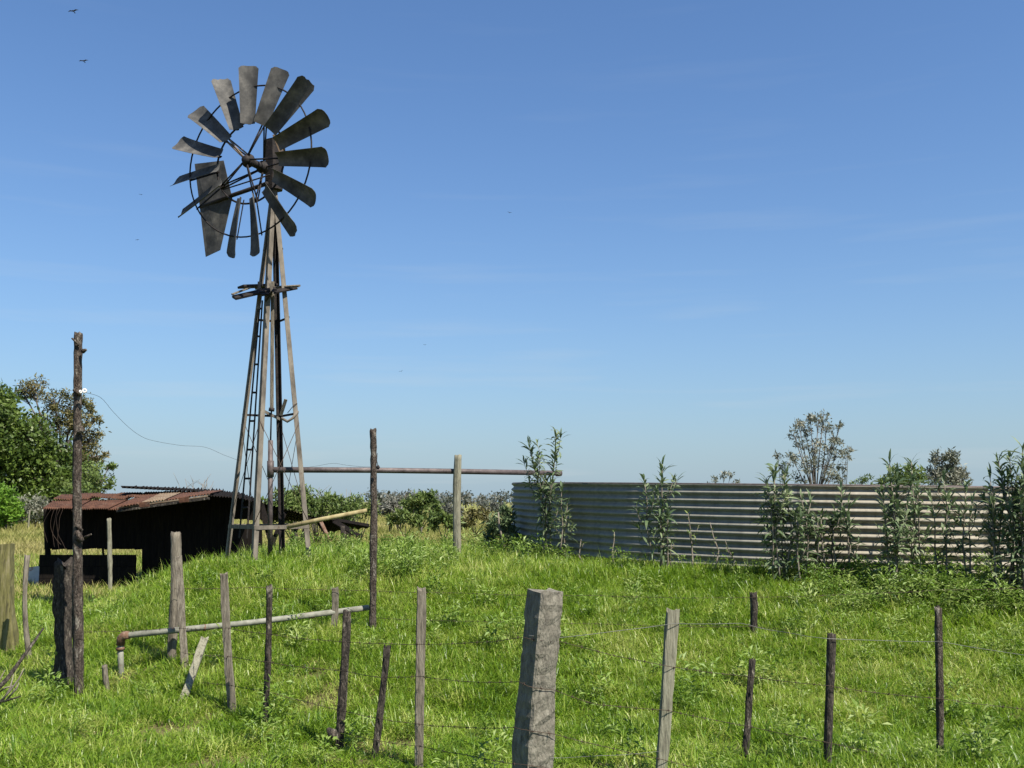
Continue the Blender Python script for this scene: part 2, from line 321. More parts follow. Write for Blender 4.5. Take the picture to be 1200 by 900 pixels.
post("fence_post", (437, 502), (438, 736), 11.5, 9.5, M['bark'], rings=30, rough=.2, thick=1, taper=.05,
     label="rough dark pole crossing the raised pipe halfway between windmill and round post", cat="pole")
post("fence_post", (536, 533), (536, 634), 16.55, 9, M['pale'], rough=.06, jag=.02,
     label="pale round post holding up the raised pipe near the tank", cat="post")
po = bpy.data.objects
m = MB(); m.tube([P(442, 531, 11.4), P(441.5, 540, 11.39), P(443, 546, 11.39)], .004, 5); m.tube([P(443, 545, 11.39), P(443, 547.5, 11.39), P(443, 550, 11.39)], [.008, .022, .012], 8)
hang = m.build("insulator", M['iron'], None, loc=P(443, 547, 11.39), label="small dark insulator hanging beside the rough dark pole", cat="insulator")

# ------------------------------------------------------------ barbed wire fence
F0 = P(630, 905, 6.6)
fence = empty("barbed_wire_fence", (F0.x, F0.y, 0), "barbed wire fence on crooked weathered posts along the foreground", "fence")
post("strainer_post", (640, 690), (621, 915), 6.6, 33, M['stone'], square=True, rot=.62, thick=1.0, rough=.10, jag=.02, parent=fence, rings=34, label="thick squared straining post crusted with lichen")
for (t, b, d, w, mt, sq, th, rot, lb) in [
  ((262, 671), (272, 829), 9.2, 9, 'grey', True, .5, .1, "flat grey batten post left of the foreground fence"),
  ((315, 685), (312, 843), 8.7, 8, 'dark', False, .8, .1, "ragged dark post with pale flaking patches"),
  ((406, 715), (399, 864), 8.1, 9, 'dark', True, .6, .3, "brown notched post leaning slightly right"),
  ((453, 756), (441, 879), 7.7, 9, 'dark', False, .7, .2, "short dark post leaning right, lichen at its top"),
  ((493, 688), (492, 887), 7.5, 10, 'grey', True, .6, .14, "straight sawn post, the tallest left of the strainer"),
  ((790, 714), (773, 917), 7.05, 13, 'pale', True, .6, .22, "pale lichened post leaning right"),
  ((883, 771), (872, 883), 7.6, 9, 'dark', False, .8, .3, "short leaning post with rusty stains"),
  ((973, 741), (970, 907), 7.3, 11, 'dark', False, .9, .3, "dark split post"),
  ((1101, 711), (1101, 880), 7.7, 9, 'bark', False, .9, .3, "half dark post with knotted bark")]:
    post("fence_post", t, b, d, w, M[mt], square=sq, rot=rot, thick=th, rough=.13, jag=.03, parent=fence, label=lb)
def wire(name, pts, mat, parent, r=.0021, barbs=True, sag=.012, **kw):
    ps = [P(*p) for p in pts]; path = []; rr = random.Random(int(pts[0][1] * 7 + pts[0][0]))
    for a, b in zip(ps[:-1], ps[1:]):
        L_ = (b - a).length; n = max(3, int(L_ / .22))
        for i in range(n):
            t = i / n; q = a.lerp(b, t); q.z -= sag * 4 * t * (1 - t) * L_ / 1.5
            q += Vector((rr.uniform(-1, 1), rr.uniform(-1, 1), rr.uniform(-1, 1))) * .003; path.append(q)
    path.append(ps[-1]); m = MB(); m.tube(path, r, 5)
    if barbs:
        acc = 0
        for a, b in zip(path[:-1], path[1:]):
            L_ = (b - a).length; t = (.13 - acc)
            while t < L_:
                c = a.lerp(b, t / L_); e = Vector((rr.uniform(-.4, .4), rr.uniform(-1, 1), rr.uniform(-1, 1))).normalized() * .015
                m.tube([c - e, c + e], .0016, 4); g = (b - a).normalized() * .005; e2 = Vector((rr.uniform(-.4, .4), rr.uniform(-1, 1), rr.uniform(-1, 1))).normalized() * .015
                m.tube([c + g - e2, c + g + e2], .0016, 4); m.tube([c - g, c + g * 2], r * 1.9, 5); t += .13
            acc = (L_ - (t - .13))
    return m.build(name, mat, parent, **kw)
wire("barbed_wire", [(90, 741, 9.8), (208, 736, 10.35), (265, 736, 9.15), (314, 743, 8.64), (404, 752, 8.05), (450, 754, 7.67), (492, 755, 7.45), (560, 753, 7.0), (613, 747, 6.52), (634, 751, 6.47), (652, 751, 6.55), (785, 781, 7.0), (881, 793, 7.55), (972, 804, 7.24), (1101, 819, 7.65), (1240, 834, 7.9), (1420, 850, 8.1)], M['wire'], fence)
wire("barbed_wire", [(213, 765, 10.35), (268, 769, 9.15), (314, 776, 8.64), (402, 786, 8.05), (449, 794, 7.67), (492, 792, 7.45), (540, 798, 7.1), (607, 799, 6.52), (625, 806, 6.47), (648, 808, 6.55), (700, 826, 6.75), (782, 832, 7.0), (877, 851, 7.55), (971, 870, 7.24), (1101, 898, 7.65), (1250, 930, 7.9)], M['wire'], fence)
wire("barbed_wire", [(216, 795, 10.3), (269, 803, 9.15), (313, 810, 8.64), (400, 833, 8.05), (444, 842, 7.67), (492, 849, 7.45), (545, 852, 7.1), (603, 853, 6.52), (623, 857, 6.47), (646, 859, 6.55), (776, 890, 7.0), (874, 912, 7.55), (970, 935, 7.24)], M['wire'], fence)
wire("barbed_wire", [(399, 858, 8.05), (443, 868, 7.67), (492, 875, 7.45), (545, 884, 7.1), (600, 895, 6.52), (620, 897, 6.47), (640, 899, 6.55)], M['wire'], fence)
wire("smooth_wire", [(620, 745, 6.47), (653, 748, 6.55), (788, 731, 7.0), (868, 730, 7.4), (900, 738, 7.5), (972, 749, 7.24), (1101, 752, 7.65), (1240, 773, 7.9), (1400, 790, 8.1)], M['brightwire'], fence, barbs=False, sag=.006)
wire("smooth_wire", [(640, 888, 6.55), (700, 886, 6.8), (776, 880, 7.0)], M['brightwire'], fence, barbs=False, sag=.01, r=.0017)

G0 = P(882, 745, 11.3)
inner = empty("barbed_wire_fence", (G0.x, G0.y, h1(G0.x, G0.y)), "thin second wire fence with two short posts crossing the grass bank behind", "fence")
post("fence_post", (393, 688), (391, 735), 11.45, 7.5, M['grey'], square=True, rot=.2, thick=.7, parent=inner, label="short sawn post touching the pale low pipe")
post("fence_post", (882.5, 694), (883, 745), 11.3, 9, M['dark'], thick=1, parent=inner, label="short dark post alone on the grass bank")
wire("barbed_wire", [(205, 690, 10.72), (300, 688, 11.1), (393, 691, 11.4), (437, 692, 11.38), (540, 695, 11.4), (700, 698, 11.4), (882, 700, 11.24), (1000, 696, 11.4), (1101, 691, 11.5), (1260, 686, 11.6), (1420, 682, 11.6)], M['wire'], inner)
wire("barbed_wire", [(437, 724, 11.4), (560, 728, 11.3), (700, 731, 11.3), (882, 734, 11.24), (1010, 744, 11.3), (1180, 742, 11.4), (1420, 740, 11.5)], M['wire'], inner)

# dead branches at the left edge, bits in the grass
m = MB(); m.tube([P(-14, 818, 8.6), P(8, 796, 8.7), P(24, 774, 8.8), P(40, 752, 8.9), P(51, 736, 9.0)], [.022, .02, .016, .012, .007], 7, jit=.15)
m.build("dead_branch", M['dark'], None, loc=P(-8, 820, 8.6), label="dark bare branch slanting up at the lower left edge", cat="branch")
m = MB(); m.tube([P(-14, 826, 8.55), P(8, 821, 8.5), P(24, 816, 8.5)], [.012, .010, .005], 6, jit=.15)
m.build("dead_branch", M['dark'], None, loc=P(-8, 830, 8.55), label="thin dark twig lying nearly flat at the lower left edge", cat="branch")
m = MB()
for a in ([(-6, 828), (10, 812), (22, 796), (28, 783)], [(0, 826), (12, 806), (16, 790)], [(-6, 815), (6, 806), (18, 803)], [(8, 820), (20, 806), (22, 800)], [(-10, 822), (-2, 800), (6, 785)]):
    m.tube([P(x, y, 8.7) for x, y in a], [.008] * (len(a) - 1) + [.003], 5)
m.build("dead_branch", M['twig'], None, loc=P(0, 828, 8.7), label="pale dry twigs tangled under the dark slanting branch", cat="branch")
m = MB(); m.tube([P(395, 866, 8.0), P(389, 860, 8.0), P(384, 853, 8.0)], [.02, .035, .012], 7, jit=.3)
m.build("wood_scrap", M['dark'], None, loc=P(390, 866, 8.0), label="little dark scrap of wood at the foot of the brown notched post", cat="wood scrap")

# ------------------------------------------------------------ low pipe with elbow
lp = empty("water_pipe", P(143, 812, 10.5), "pale low water pipe with rusty elbow rising over the grass bank", "pipe")
m = MB(); m.tube([P(149, 744.5, 10.5), P(300, 729, 11.1), P(432, 712, 11.62)], .032, 12); m.build("long_pipe", M['palepipe'], lp)
m = MB(); m.tube([P(151, 744, 10.49), P(145, 745, 10.49), P(142, 748, 10.5), P(141, 756, 10.5)], [.042, .044, .044, .042], 12); m.build("elbow", M['rustpipe'], lp)
m = MB(); m.tube([P(141, 754, 10.5), P(141.5, 775, 10.5), P(143.5, 822, 10.5)], .030, 12); m.build("riser", M['palepipe'], lp)
for a, b, q in (((141, 758.5, 10.5), (141.1, 762, 10.5), .043), ((238, 735.7, 10.85), (241, 735.4, 10.86), .037), ((362, 721.3, 11.35), (368, 720.5, 11.37), .038)):
    m = MB(); m.tube([P(*a), P(*b)], q, 12); m.build("coupling", M['rustpipe'], lp)

# ------------------------------------------------------------ windmill
TD = 15.5; A0 = P(321, 212, TD); base_c = Vector((P(314, 648, TD).x, TD, 1.0))
wm_ = empty("windmill", base_c, "tall steel wind pump with battered fifteen-bladed wheel on four-legged tower", "windmill")
legs = {}
for nm, dx, dy in (("left", -.69, .24), ("front", -.24, -.69), ("right", .69, -.24), ("back", .24, .69)):
    y = base_c.y + dy; x = P({"left": 261, "front": 296, "right": 368, "back": 333}[nm], 652, y).x
    legs[nm] = (Vector((x, y, h1(x, y) - .15)), Vector((A0.x + dx * .06, A0.y + dy * .06, A0.z)))
def legp(nm, z):
    a, b = legs[nm]; t = (z - a.z) / (b.z - a.z); return a.lerp(b, t)
for nm, (a, b) in legs.items():
    m = MB(); o = (a - base_c); o.z = 0; o = -o.normalized(); pr = Vector((-o.y, o.x, 0))
    m.angle(a, b, .072, .012, (o + pr).normalized(), (o - pr).normalized())
    m.build("tower_leg", M['iron'] if nm == "back" else M['steel'], wm_)  # back leg takes dark iron: its shade is put into the colour
def girt(a, za, b, zb, w=.06, mt='steel', out=.0):
    m = MB(); p, q = legp(a, za), legp(b, zb); m.bar(p, q, w, .012, (0, 0, 1)); m.build("cross_bar", M[mt], wm_)
zg = 1.52
for a, b in (("front", "right"), ("left", "front"), ("right", "back"), ("back", "left")): girt(a, zg, b, zg + .01)
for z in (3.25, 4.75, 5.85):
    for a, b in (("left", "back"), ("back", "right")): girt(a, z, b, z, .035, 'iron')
girt("front", 3.28, "back", 3.2, .045); 
m = MB(); m.tube([legp("right", 3.28), P(343, 490, 15.3), P(337, 494, 15.3), P(330, 490, 15.35)], .022, 6); m.build("bent_bar", M['steel'], wm_)
m = MB(); m.bar(P(329, 487, 15.3), P(335, 468, 15.2), .05, .02, (1, 0, 0)); m.build("loose_slat", M['grey'], wm_)
m = MB()
for (a, za, b, zb) in (("front", 1.6, "right", 3.1), ("front", 3.1, "right", 1.6), ("left", 1.6, "front", 3.1), ("left", 3.1, "front", 1.6), ("back", 1.6, "right", 3.1), ("back", 3.1, "right", 1.6), ("left", 3.2, "back", 1.7)):
    m.tube([legp(a, za), legp(b, zb)], .005, 5)
m.tube([legp("right", 3.4), P(345, 474, 15.3), P(337, 484, 15.3)], .006, 5)
m.build("brace_wire", M['wire'], wm_)
# pump rod, stand pipe
m = MB(); m.bar(P(319.5, 330, 15.4), P(318.5, 478, 15.42), .05, .045, (1, 0, 0)); m.build("pump_rod", M['grey'], wm_)
m = MB(); m.tube([P(318.5, 478, 15.42), P(318, 482, 15.42)], .045, 8); m.tube([P(318, 482, 15.42), P(317, 520, 15.45)], .014, 6); m.build("rod_coupling", M['iron'], wm_)
# ladder beside the left leg
lad = MB(); r0 = P(283, 600, 15.35), P(305, 352, 15.42); r1 = P(291.5, 600, 15.3), P(307.5, 352, 15.38)
for p, q in (r0, r1): lad.bar(p + (p - q) * .12, q, .022, .022, (1, 0, 0))
lo = lad.build("ladder", M['iron'], wm_)
for t in np.linspace(.02, .96, 8):
    k = MB(); p, q = r0[0].lerp(r0[1], t), r1[0].lerp(r1[1], t); k.tube([p, q], .016, 6); k.build("rung", M['iron'], lo)
# platform
pl = MB(); pl.bar(P(282, 336, 15.1), P(322, 334.5, 15.7), .14, .035, (0, 1, .1)); plo = pl.build("platform", M['iron'], wm_)
for (a, b, w, t, mt) in (((274, 349, 15.0), (322, 338, 15.3), .17, .04, 'iron'), ((305, 345, 15.1), (346, 337, 15.5), .13, .03, 'iron'), ((300, 338, 15.7), (351, 335, 15.3), .05, .03, 'grey'), ((272, 345, 14.98), (293, 337, 15.15), .06, .02, 'grey'), ((312, 352, 15.2), (320, 340, 15.0), .06, .03, 'iron')):
    m = MB(); m.bar(P(*a), P(*b), w, t, (0, 1, .55)); m.build("plank", M[mt], plo)
m = MB(); m.bar(P(303, 362, 15.3), P(304, 330, 15.3), .05, .02, (1, 0, 0)); m.build("bracket", M['steel'], plo)
m = MB(); m.bar(P(319, 345, 15.1), P(317, 332, 15.1), .04, .02, (1, 0, 0)); m.build("bracket", M['steel'], plo)
# wheel
AXA = R(26); axis_w = Vector((-math.sin(AXA), -math.cos(AXA), .0)).normalized()
WC = P(291, 188.5, 14.92)
u_w = Vector((-axis_w.y, axis_w.x, 0)).normalized(); u_w = u_w if u_w.x > 0 else -u_w
z_w = u_w.cross(axis_w).normalized(); z_w = z_w if z_w.z > 0 else -z_w
RAD = 1.53; PB = R(36)
top_c = Vector((A0.x, A0.y, WC.z))
hub = MB(); hub.tube([WC + axis_w * .10, WC + axis_w * .06, WC - axis_w * .0, WC - axis_w * .28, WC - axis_w * .30, WC - axis_w * .38], [.05, .075, .06, .06, .10, .10], 14)
hub.tube([WC + axis_w * .02, WC - axis_w * .02], [.11, .11], 14)
who = hub.build("wheel", M['iron'], wm_)
def wdir(th): return u_w * math.sin(th) + z_w * math.cos(th)
def ringw(r, off, rad, mt, name, n=60, skip=None):
    m = MB(); pts = [WC + wdir(2 * math.pi * k / n) * (r * (1 + .008 * math.sin(3 * 2 * math.pi * k / n))) + axis_w * off for k in range(n + 1)]
    m.tube(pts, rad, 6, cap=False); return m.build(name, M[mt], who)
ringw(1.19, -.02, .013, 'iron', "outer_rim"); ringw(.66, -.05, .016, 'iron', "inner_rim")
rb = random.Random(3); rbk = [.6, -.5, 1.0, -.9, .2]
for k in range(15):
    if k == 9: continue                       # one blade is lost
    th = 2 * math.pi * k / 15 + rb.uniform(-.03, .03); r = wdir(th); t = u_w * math.cos(th) - z_w * math.sin(th)
    p = PB + rb.uniform(-.07, .07); n_ = axis_w * math.cos(p) + t * math.sin(p); c = t * math.cos(p) - axis_w * math.sin(p)
    m = MB(); nr, nc = 9, 8; vs = []; r0_, r1_ = .585, RAD * rb.uniform(.97, 1.02); tw = rb.uniform(-.05, .05)
    for side in (0, 1):
        for i in range(nr + 1):
            s = i / nr
            wd = (.22 + .085 * s) / 2
            for j in range(nc + 1):
                q = -1 + 2 * j / nc; rad = r0_ + (r1_ - r0_) * s
                ed = max(0, (abs(q) - .55) / .45)
                if s > .85: rad -= .055 * ed * ed * (s - .85) / .15
                bow = .04 * (1 - q * q) - .015
                nk = (.010 * math.sin(9 * q + k * 2.1) * (k % 4 == 2) + .02 * (k % 5 == 3) * max(0, q)) * (s > .93); bowk = .05 * rbk[k % 5] * s * s
                vs.append(WC + r * (rad - nk) + n_ * bowk + c * (wd * q) + n_ * (-bow + tw * q * s + .004 * side) + axis_w * .03)
    o = (nr + 1) * (nc + 1); g = lambda i, j: i * (nc + 1) + j
    fs = []
    for i in range(nr):
        for j in range(nc):
            fs.append((g(i, j), g(i, j + 1), g(i + 1, j + 1), g(i + 1, j))); fs.append(tuple(o + q for q in (g(i, j), g(i + 1, j), g(i + 1, j + 1), g(i, j + 1))))
    bd = [g(0, j) for j in range(nc)] + [g(i, nc) for i in range(nr)] + [g(nr, j) for j in range(nc, 0, -1)] + [g(i, 0) for i in range(nr, 0, -1)]
    for q in range(len(bd)):
        a, b = bd[q], bd[(q + 1) % len(bd)]; m.add([vs[b], vs[a], vs[o + a], vs[o + b]], [(0, 1, 2, 3)])
    m.add(vs, fs, True); m.build("blade", M['galv'], who)
    m = MB(); m.bar(WC + r * .60 - n_ * .045 + axis_w * .0, WC + r * 1.22 - n_ * .055 + axis_w * .0, .045, .012, tuple(c)); m.build("blade_bracket", M['iron'], who)
for k in range(5):
    th = 2 * math.pi * (1 + 3 * k) / 15
    for off, sgn in ((.05, -1), (-.33, 1)):
        for dth in (-.07, .07):
            if random.random() < .15: continue
            m = MB(); m.tube([WC + axis_w * off + wdir(th + dth) * .06, WC + wdir(th + dth * .6) * .66 - axis_w * .05], .013, 6); m.build("spoke", M['iron'] if k != 4 else M['rustpale'], who)
# head: gearbox, hood, bearing
m = MB()
gb = top_c - axis_w * -.10
m.bar(top_c + Vector((0, 0, -.28)), top_c + Vector((0, 0, .16)), .26, .24, u_w, .25); m.tube([A0 - Vector((0, 0, .1)), top_c], .09, 12)
gbo = m.build("gearbox", M['iron'], wm_)
m = MB(); m.bar(top_c + Vector((-.03, 0, .10)), top_c + Vector((-.05, 0, .55)), .21, .16, u_w, .2); m.build("hood", M['iron'], gbo)
m = MB(); m.bar(P(321, 158, 15.05), P(331, 184, 15.05), .045, .03, (1, 0, 0)); m.bar(P(325, 166, 15.05), P(337, 184, 15.05), .04, .03, (1, 0, 0)); m.build("crank_arm", M['rustpale'], gbo)
# tail, swung round beside the wheel
m = MB(); m.tube([P(313, 215, 15.35), P(266, 231, 15.9), P(235, 243, 16.25)], .035, 8); m.tube([P(316, 205, 15.35), P(262, 222, 15.9)], .012, 6); m.build("tail_boom", M['iron'], wm_)
cor = [P(228, 192, 16.3), P(262, 188, 16.0), P(272, 232, 15.85), P(258, 293, 15.95), P(241, 301, 16.15)]
nrm = (cor[1] - cor[0]).cross(cor[3] - cor[0]).normalized(); m = MB()
vs = cor + [c + nrm * .006 for c in cor]
m.add(vs, [(0, 1, 2, 3, 4), (9, 8, 7, 6, 5)] + [(k, (k + 1) % 5, 5 + (k + 1) % 5, 5 + k)[::-1] for k in range(5)]); m.build("tail_vane", M['galv'], wm_)
# ------------------------------------------------------------ raised pipe
rp = empty("water_pipe", P(317, 640, 15.45), "dark raised pipe running from the windmill to the corrugated tank", "pipe")
m = MB(); m.tube([P(317, 516, 15.45), P(316.5, 655, 15.45)], .038, 12); m.tube([P(317, 540, 15.45), P(317, 559, 15.45)], .052, 12); m.build("stand_pipe", M['pipe'], rp)
m = MB(); m.tube([P(317, 550.5, 15.45), P(430, 551, 16), P(540, 552.5, 16.7), P(656, 554.5, 17.9)], .045, 12); m.tube([P(652, 554.5, 17.87), P(657, 554.5, 17.92)], .056, 12); m.build("long_pipe", M['pipe'], rp)
# overhead wire
m = MB(); m.tube(curve([P(100, 460, 9.8), P(118, 466, 10.3), P(133, 483, 10.8), P(150, 500, 11.3), P(165, 511, 11.8), P(180, 516.5, 12.3), P(212, 522, 13.3), P(240, 524, 14.2), P(262, 533, 15.0), P(281, 540, 15.6)]), .0019, 5)
m.build("overhead_wire", M['wire'], None, loc=P(180, 516, 12.3), label="slack wire hanging from the tall pole to the windmill tower", cat="wire")
m = MB(); m.tube(curve([P(358, 548, 15.3), P(372, 546, 14.9), P(390, 543, 14.2), P(405, 545, 13.4), P(425, 547, 12.1), P(441, 547, 11.42)]), .0018, 5)
m.build("overhead_wire", M['wire'], None, loc=P(390, 543, 14.2), label="slack wire from the windmill tower to the rough dark pole, just above the raised pipe", cat="wire")
# ------------------------------------------------------------ corrugated tank
TC = Vector((6.23, 19.77, .81)); TR = 6.23; TH = 1.36
tank = empty("water_tank", TC, "long round water tank of corrugated galvanised sheets behind tall weeds", "tank"); tank.rotation_euler = (R(.75), R(.75), 0)
NP, NC, PPC = 16, 12, 10; arc = 2 * math.pi / NP
def panel_mesh(name, mat):
    nz = NC * PPC + 1; na = 20; vs = []
    for lay in (0, 1):
        for i in range(nz):
            z = TH * i / (nz - 1); cc = .024 * math.cos(2 * math.pi * NC * i / (nz - 1))
            for j in range(na + 1):
                th = arc * (j / na) * 1.02 - .01 * arc; r = TR + cc - .004 * lay + .006 * (j / na) + .010 * math.sin(3.1 * th * 8 + i * .002)
                vs.append((r * math.cos(th), r * math.sin(th), z))
    g = lambda l, i, j: l * nz * (na + 1) + i * (na + 1) + j; fs = []
    for i in range(nz - 1):
        for j in range(na):
            fs.append((g(0, i, j), g(0, i, j + 1), g(0, i + 1, j + 1), g(0, i + 1, j))); fs.append((g(1, i, j), g(1, i + 1, j), g(1, i + 1, j + 1), g(1, i, j + 1)))
    for i in range(nz - 1):
        for j in (0, na): fs.append((g(0, i, j), g(0, i + 1, j), g(1, i + 1, j), g(1, i, j)))
    for j in range(na): fs.append((g(0, nz - 1, j), g(0, nz - 1, j + 1), g(1, nz - 1, j + 1), g(1, nz - 1, j)))
    me = bpy.data.meshes.new(name); me.from_pydata(vs, [], fs); me.materials.append(mat)
    me.polygons.foreach_set("use_smooth", [True] * len(fs)); return me
pm, pw = panel_mesh("wall_panel", M['tank']), panel_mesh("wall_panel", M['tankwarm'])
for k in range(NP):
    a = -1.934 + arc * k + (k % 3 - 1) * .012          # one joint stands about in front of the airy tree
    o = bpy.data.objects.new("wall_panel", pw if 0 <= k <= 2 else pm); COL.objects.link(o); o.parent = tank; o.rotation_euler = (0, 0, a)
m = MB(); m.tube([TC + Vector((math.cos(2 * math.pi * k / 120) * (TR + .004), math.sin(2 * math.pi * k / 120) * (TR + .004), TH + .008)) for k in range(121)], .014, 8, cap=False)
m.build("rim", M['pipe'], tank)

# ------------------------------------------------------------ shed
shed = empty("shed", P(170, 692, 22), "low black shed with sagging rust red corrugated roof, partly collapsed", "shed")
def corr(a, b, c, d, nrid, mat, name, parent, amp=.016, seg=6, rag=0, sag=0):
    """corrugated sheet: eave a-b, top edge c-d (c above a); ridges run from eave to top"""
    a, b, c, d = map(Vector, (a, b, c, d)); nrm = (b - a).cross(c - a).normalized(); nrm = nrm if nrm.z > 0 else -nrm
    nu = nrid * 6; m = MB(); vs = []; rr = random.Random(int(a.x * 100))
    for lay in (0, 1):
        for j in range(seg + 1):
            t = j / seg
            for i in range(nu + 1):
                s = i / nu; tt = t
                p = a.lerp(b, s).lerp(c.lerp(d, s), tt) + nrm * (amp * math.cos(2 * math.pi * nrid * s) - .004 * lay - sag * math.sin(math.pi * t))
                if rag and j == seg and lay == 0: off = rr.uniform(-rag, rag)
                if rag and j == seg: p += Vector((0, 0, (hash((i, 3)) % 7 / 7 - .3) * rag))
                vs.append(p)
    n = nu + 1; o = n * (seg + 1); fs = []
    for j in range(seg):
        for i in range(nu):
            q = (j * n + i, j * n + i + 1, (j + 1) * n + i + 1, (j + 1) * n + i); fs += [q, tuple(o + k for k in q[::-1])]
    for i in range(nu): fs += [(i + 1, i, o + i, o + i + 1), (seg * n + i, seg * n + i + 1, o + seg * n + i + 1, o + seg * n + i)]
    for j in range(seg): fs += [(j * n, (j + 1) * n, o + (j + 1) * n, o + j * n), (j * n + nu, o + j * n + nu, o + (j + 1) * n + nu, (j + 1) * n + nu)]
    m.add(vs, fs, True); return m.build(name, mat, parent)
def lerp2(p, q, t): return (p[0] + (q[0] - p[0]) * t, p[1] + (q[1] - p[1]) * t)
E0, E1, T0, T1 = (51, 596), (146, 597), (74, 579.5), (190, 578)
for k in range(5):
    s0, s1 = k / 5 - .006, (k + 1) / 5 + .008
    e0, e1, t0, t1 = lerp2(E0, E1, s0), lerp2(E0, E1, s1), lerp2(T0, T1, s0), lerp2(T0, T1, s1)
    dz = .012 * (k % 2); up = Vector((0, 0, dz))
    ea, eb, ta, tb = P(*e0, 20.95) + up, P(*e1, 20.95) + up, P(*t0, 24) + up, P(*t1, 24) + up
    mid = .55
    corr(ea, eb, ea.lerp(ta, mid), eb.lerp(tb, mid), 8, M['rust'], "roof_sheet", shed)
    lift = Vector((0, 0, .05 + (.06 if k in (2, 4) else 0)))
    corr(ea.lerp(ta, mid - .05) + lift, eb.lerp(tb, mid - .05) + lift * .5, ta + up, tb + up, 8, M['rust'], "roof_sheet", shed)
for k in range(4):                              # lifted sheets on the right
    s0, s1 = k / 4 - .005, (k + 1) / 4 + .008
    e0, e1, t0, t1 = lerp2((140, 594.5), (246, 580.5), s0), lerp2((140, 594.5), (246, 580.5), s1), lerp2((172, 577.6), (262, 576.5), s0), lerp2((172, 577.6), (262, 576.5), s1)
    u = Vector((0, 0, .02 + .012 * (k % 2)))
    corr(P(*e0, 20.75) + u, P(*e1, 20.75) + u, P(*t0, 23.9) + u, P(*t1, 23.9) + u, 8, M['rustpale'] if k == 1 else M['rust'], "roof_sheet", shed)
corr(P(141, 570.5, 23.0), P(262, 577.5, 23.4), P(160, 571, 24.6), P(262, 574, 24.6), 24, M['tarshade'], "loose_roof_sheet", shed, amp=.025, rag=.06)
for (e0, e1, t0, t1) in (((246, 581), (273, 583), (255, 574.5), (278, 577)), ((272.5, 582), (300, 588), (277, 576), (302, 584))):
    corr(P(*e0, 20.9), P(*e1, 20.9), P(*t0, 24), P(*t1, 24), 8, M['tarshade'], "roof_sheet", shed)  # shaded undersides painted in as near-black
for k in range(3):                              # collapsed roof leaning over behind the windmill
    s0, s1 = k / 3, (k + 1) / 3 + .01
    a0, a1 = lerp2((296, 586), (392, 612), s0), lerp2((296, 586), (392, 612), s1); b0, b1 = lerp2((294, 609), (388, 611.5), s0), lerp2((294, 609), (388, 611.5), s1)
    corr(P(*b0, 24.6), P(*b1, 24.6), P(*a0, 22.6), P(*a1, 22.6), 9, M['tarshade'], "roof_sheet", shed)  # tilted to shade the near face; the near-black colour adds more shade
m = MB(); m.bar(P(137, 599, 20.85), P(245, 584, 20.6), .055, .05, (0, 1, 0)); m.build("fascia_beam", M['dark'], shed)
m = MB(); m.bar(P(138, 595.5, 20.84), P(243, 581.4, 20.68), .03, .03, (0, 1, 0)); m.build("fascia_beam", M['rustpale'], shed)
m = MB(); m.add([P(139, 597, 21.0), P(245, 583.5, 20.9), P(245, 581.5, 20.9), P(139, 595, 21.0)], [(0, 1, 2, 3)]); m.build("fascia_board", M['tarshade'], shed)
for x0, x1, ya, yb in ((163.5, 175, 588, 594.5), (210, 221, 583, 588.5)):
    m = MB(); m.bar(P(x0, (ya + yb) / 2 + .6, 20.6), P(x1, (ya + yb) / 2 - .6, 20.58), .105, .03, (0, 0, 1)); m.build("rust_plate", M['rust'], shed)
def board(x0, x1, y0, y1, d, mat=M['tarshade'], name="wall_board"):
    jy = random.uniform(-.8, .8); dd = d + random.uniform(-.012, .012)
    a, b = P((x0 + x1) / 2, y1 + jy, dd), P((x0 + x1) / 2, y0, dd); m = MB(); m.bar(a, b, (x1 - x0 - .25) * d / FPX, .025, (1, 0, 0), .1); m.build(name, mat, shed)
x = 52
while x < 158: board(x, x + 8.8, 594 if x < 140 else 590, 643.5, 22.0); x += 8.8
while x < 300:
    yt = max(576, 592 - .13 * (x - 150)) if x < 246 else 580 + max(0, x - 270) * .22
    if x > 272:
        board(x, x + 8.8, yt, 609, 22.0); board(x, x + 8.8, 617, 695, 22.0)
    else: board(x, x + 8.8, yt, 695, 22.0)
    x += 8.8
m = MB(); m.bar(P(60, 610, 24.3), P(158, 610, 24.3), .9, .03, (0, 0, 1)); m.build("back_wall", M['tarshade'], shed)
for (xx, ya, yb, d, mt, w) in ((128.5, 607, 690, 20.6, 'pale', 5.5), (56, 596, 690, 21.9, 'tarshade', 7), (121, 640, 695, 22.2, 'tarshade', 3), (95, 640, 695, 22.3, 'tarshade', 4), (300, 588, 680, 22, 'tarshade', 5)):
    post("support_post", (xx - .5, ya), (xx, yb), d, w, M[mt], parent=shed, rough=.12)
for (a, b, w, mt, d0, d1) in (((374, 608), (396, 655), 5, 'rustpipe', 22.4, 22), ((402, 616), (403, 655), 7, 'dark', 22, 22), ((345, 612), (350, 655), 5, 'dark', 22.2, 22)):
    post("support_post", a, b, d1, w, M[mt], d1=d0, parent=shed, rough=.2)
corr(P(378, 624, 23.4), P(434, 618, 23.4), P(366, 606, 22.4), P(424, 613, 22.4), 6, M['tarshade'], "roof_sheet", shed)
for a, b, w in (((306, 592, 22.6), (322, 648, 21.8), .14), ((334, 600, 22.7), (318, 640, 22.0), .10), ((362, 607, 22.5), (352, 640, 21.9), .12), ((392, 611, 22.4), (420, 628, 21.9), .13), ((376, 606, 22.5), (432, 616, 22.3), .09)):
    m = MB(); m.bar(P(*a), P(*b), w, .03, (1, 0, 0)); m.build("loose_board", M['tarshade'], shed)
m = MB(); m.bar(P(294, 619, 22.1), P(350, 617.5, 22.1), .1, .05, (0, 0, 1)); m.build("cross_beam", M['tarshade'], shed)
m = MB()
for x0, x1 in ((294, 302.5),): pass
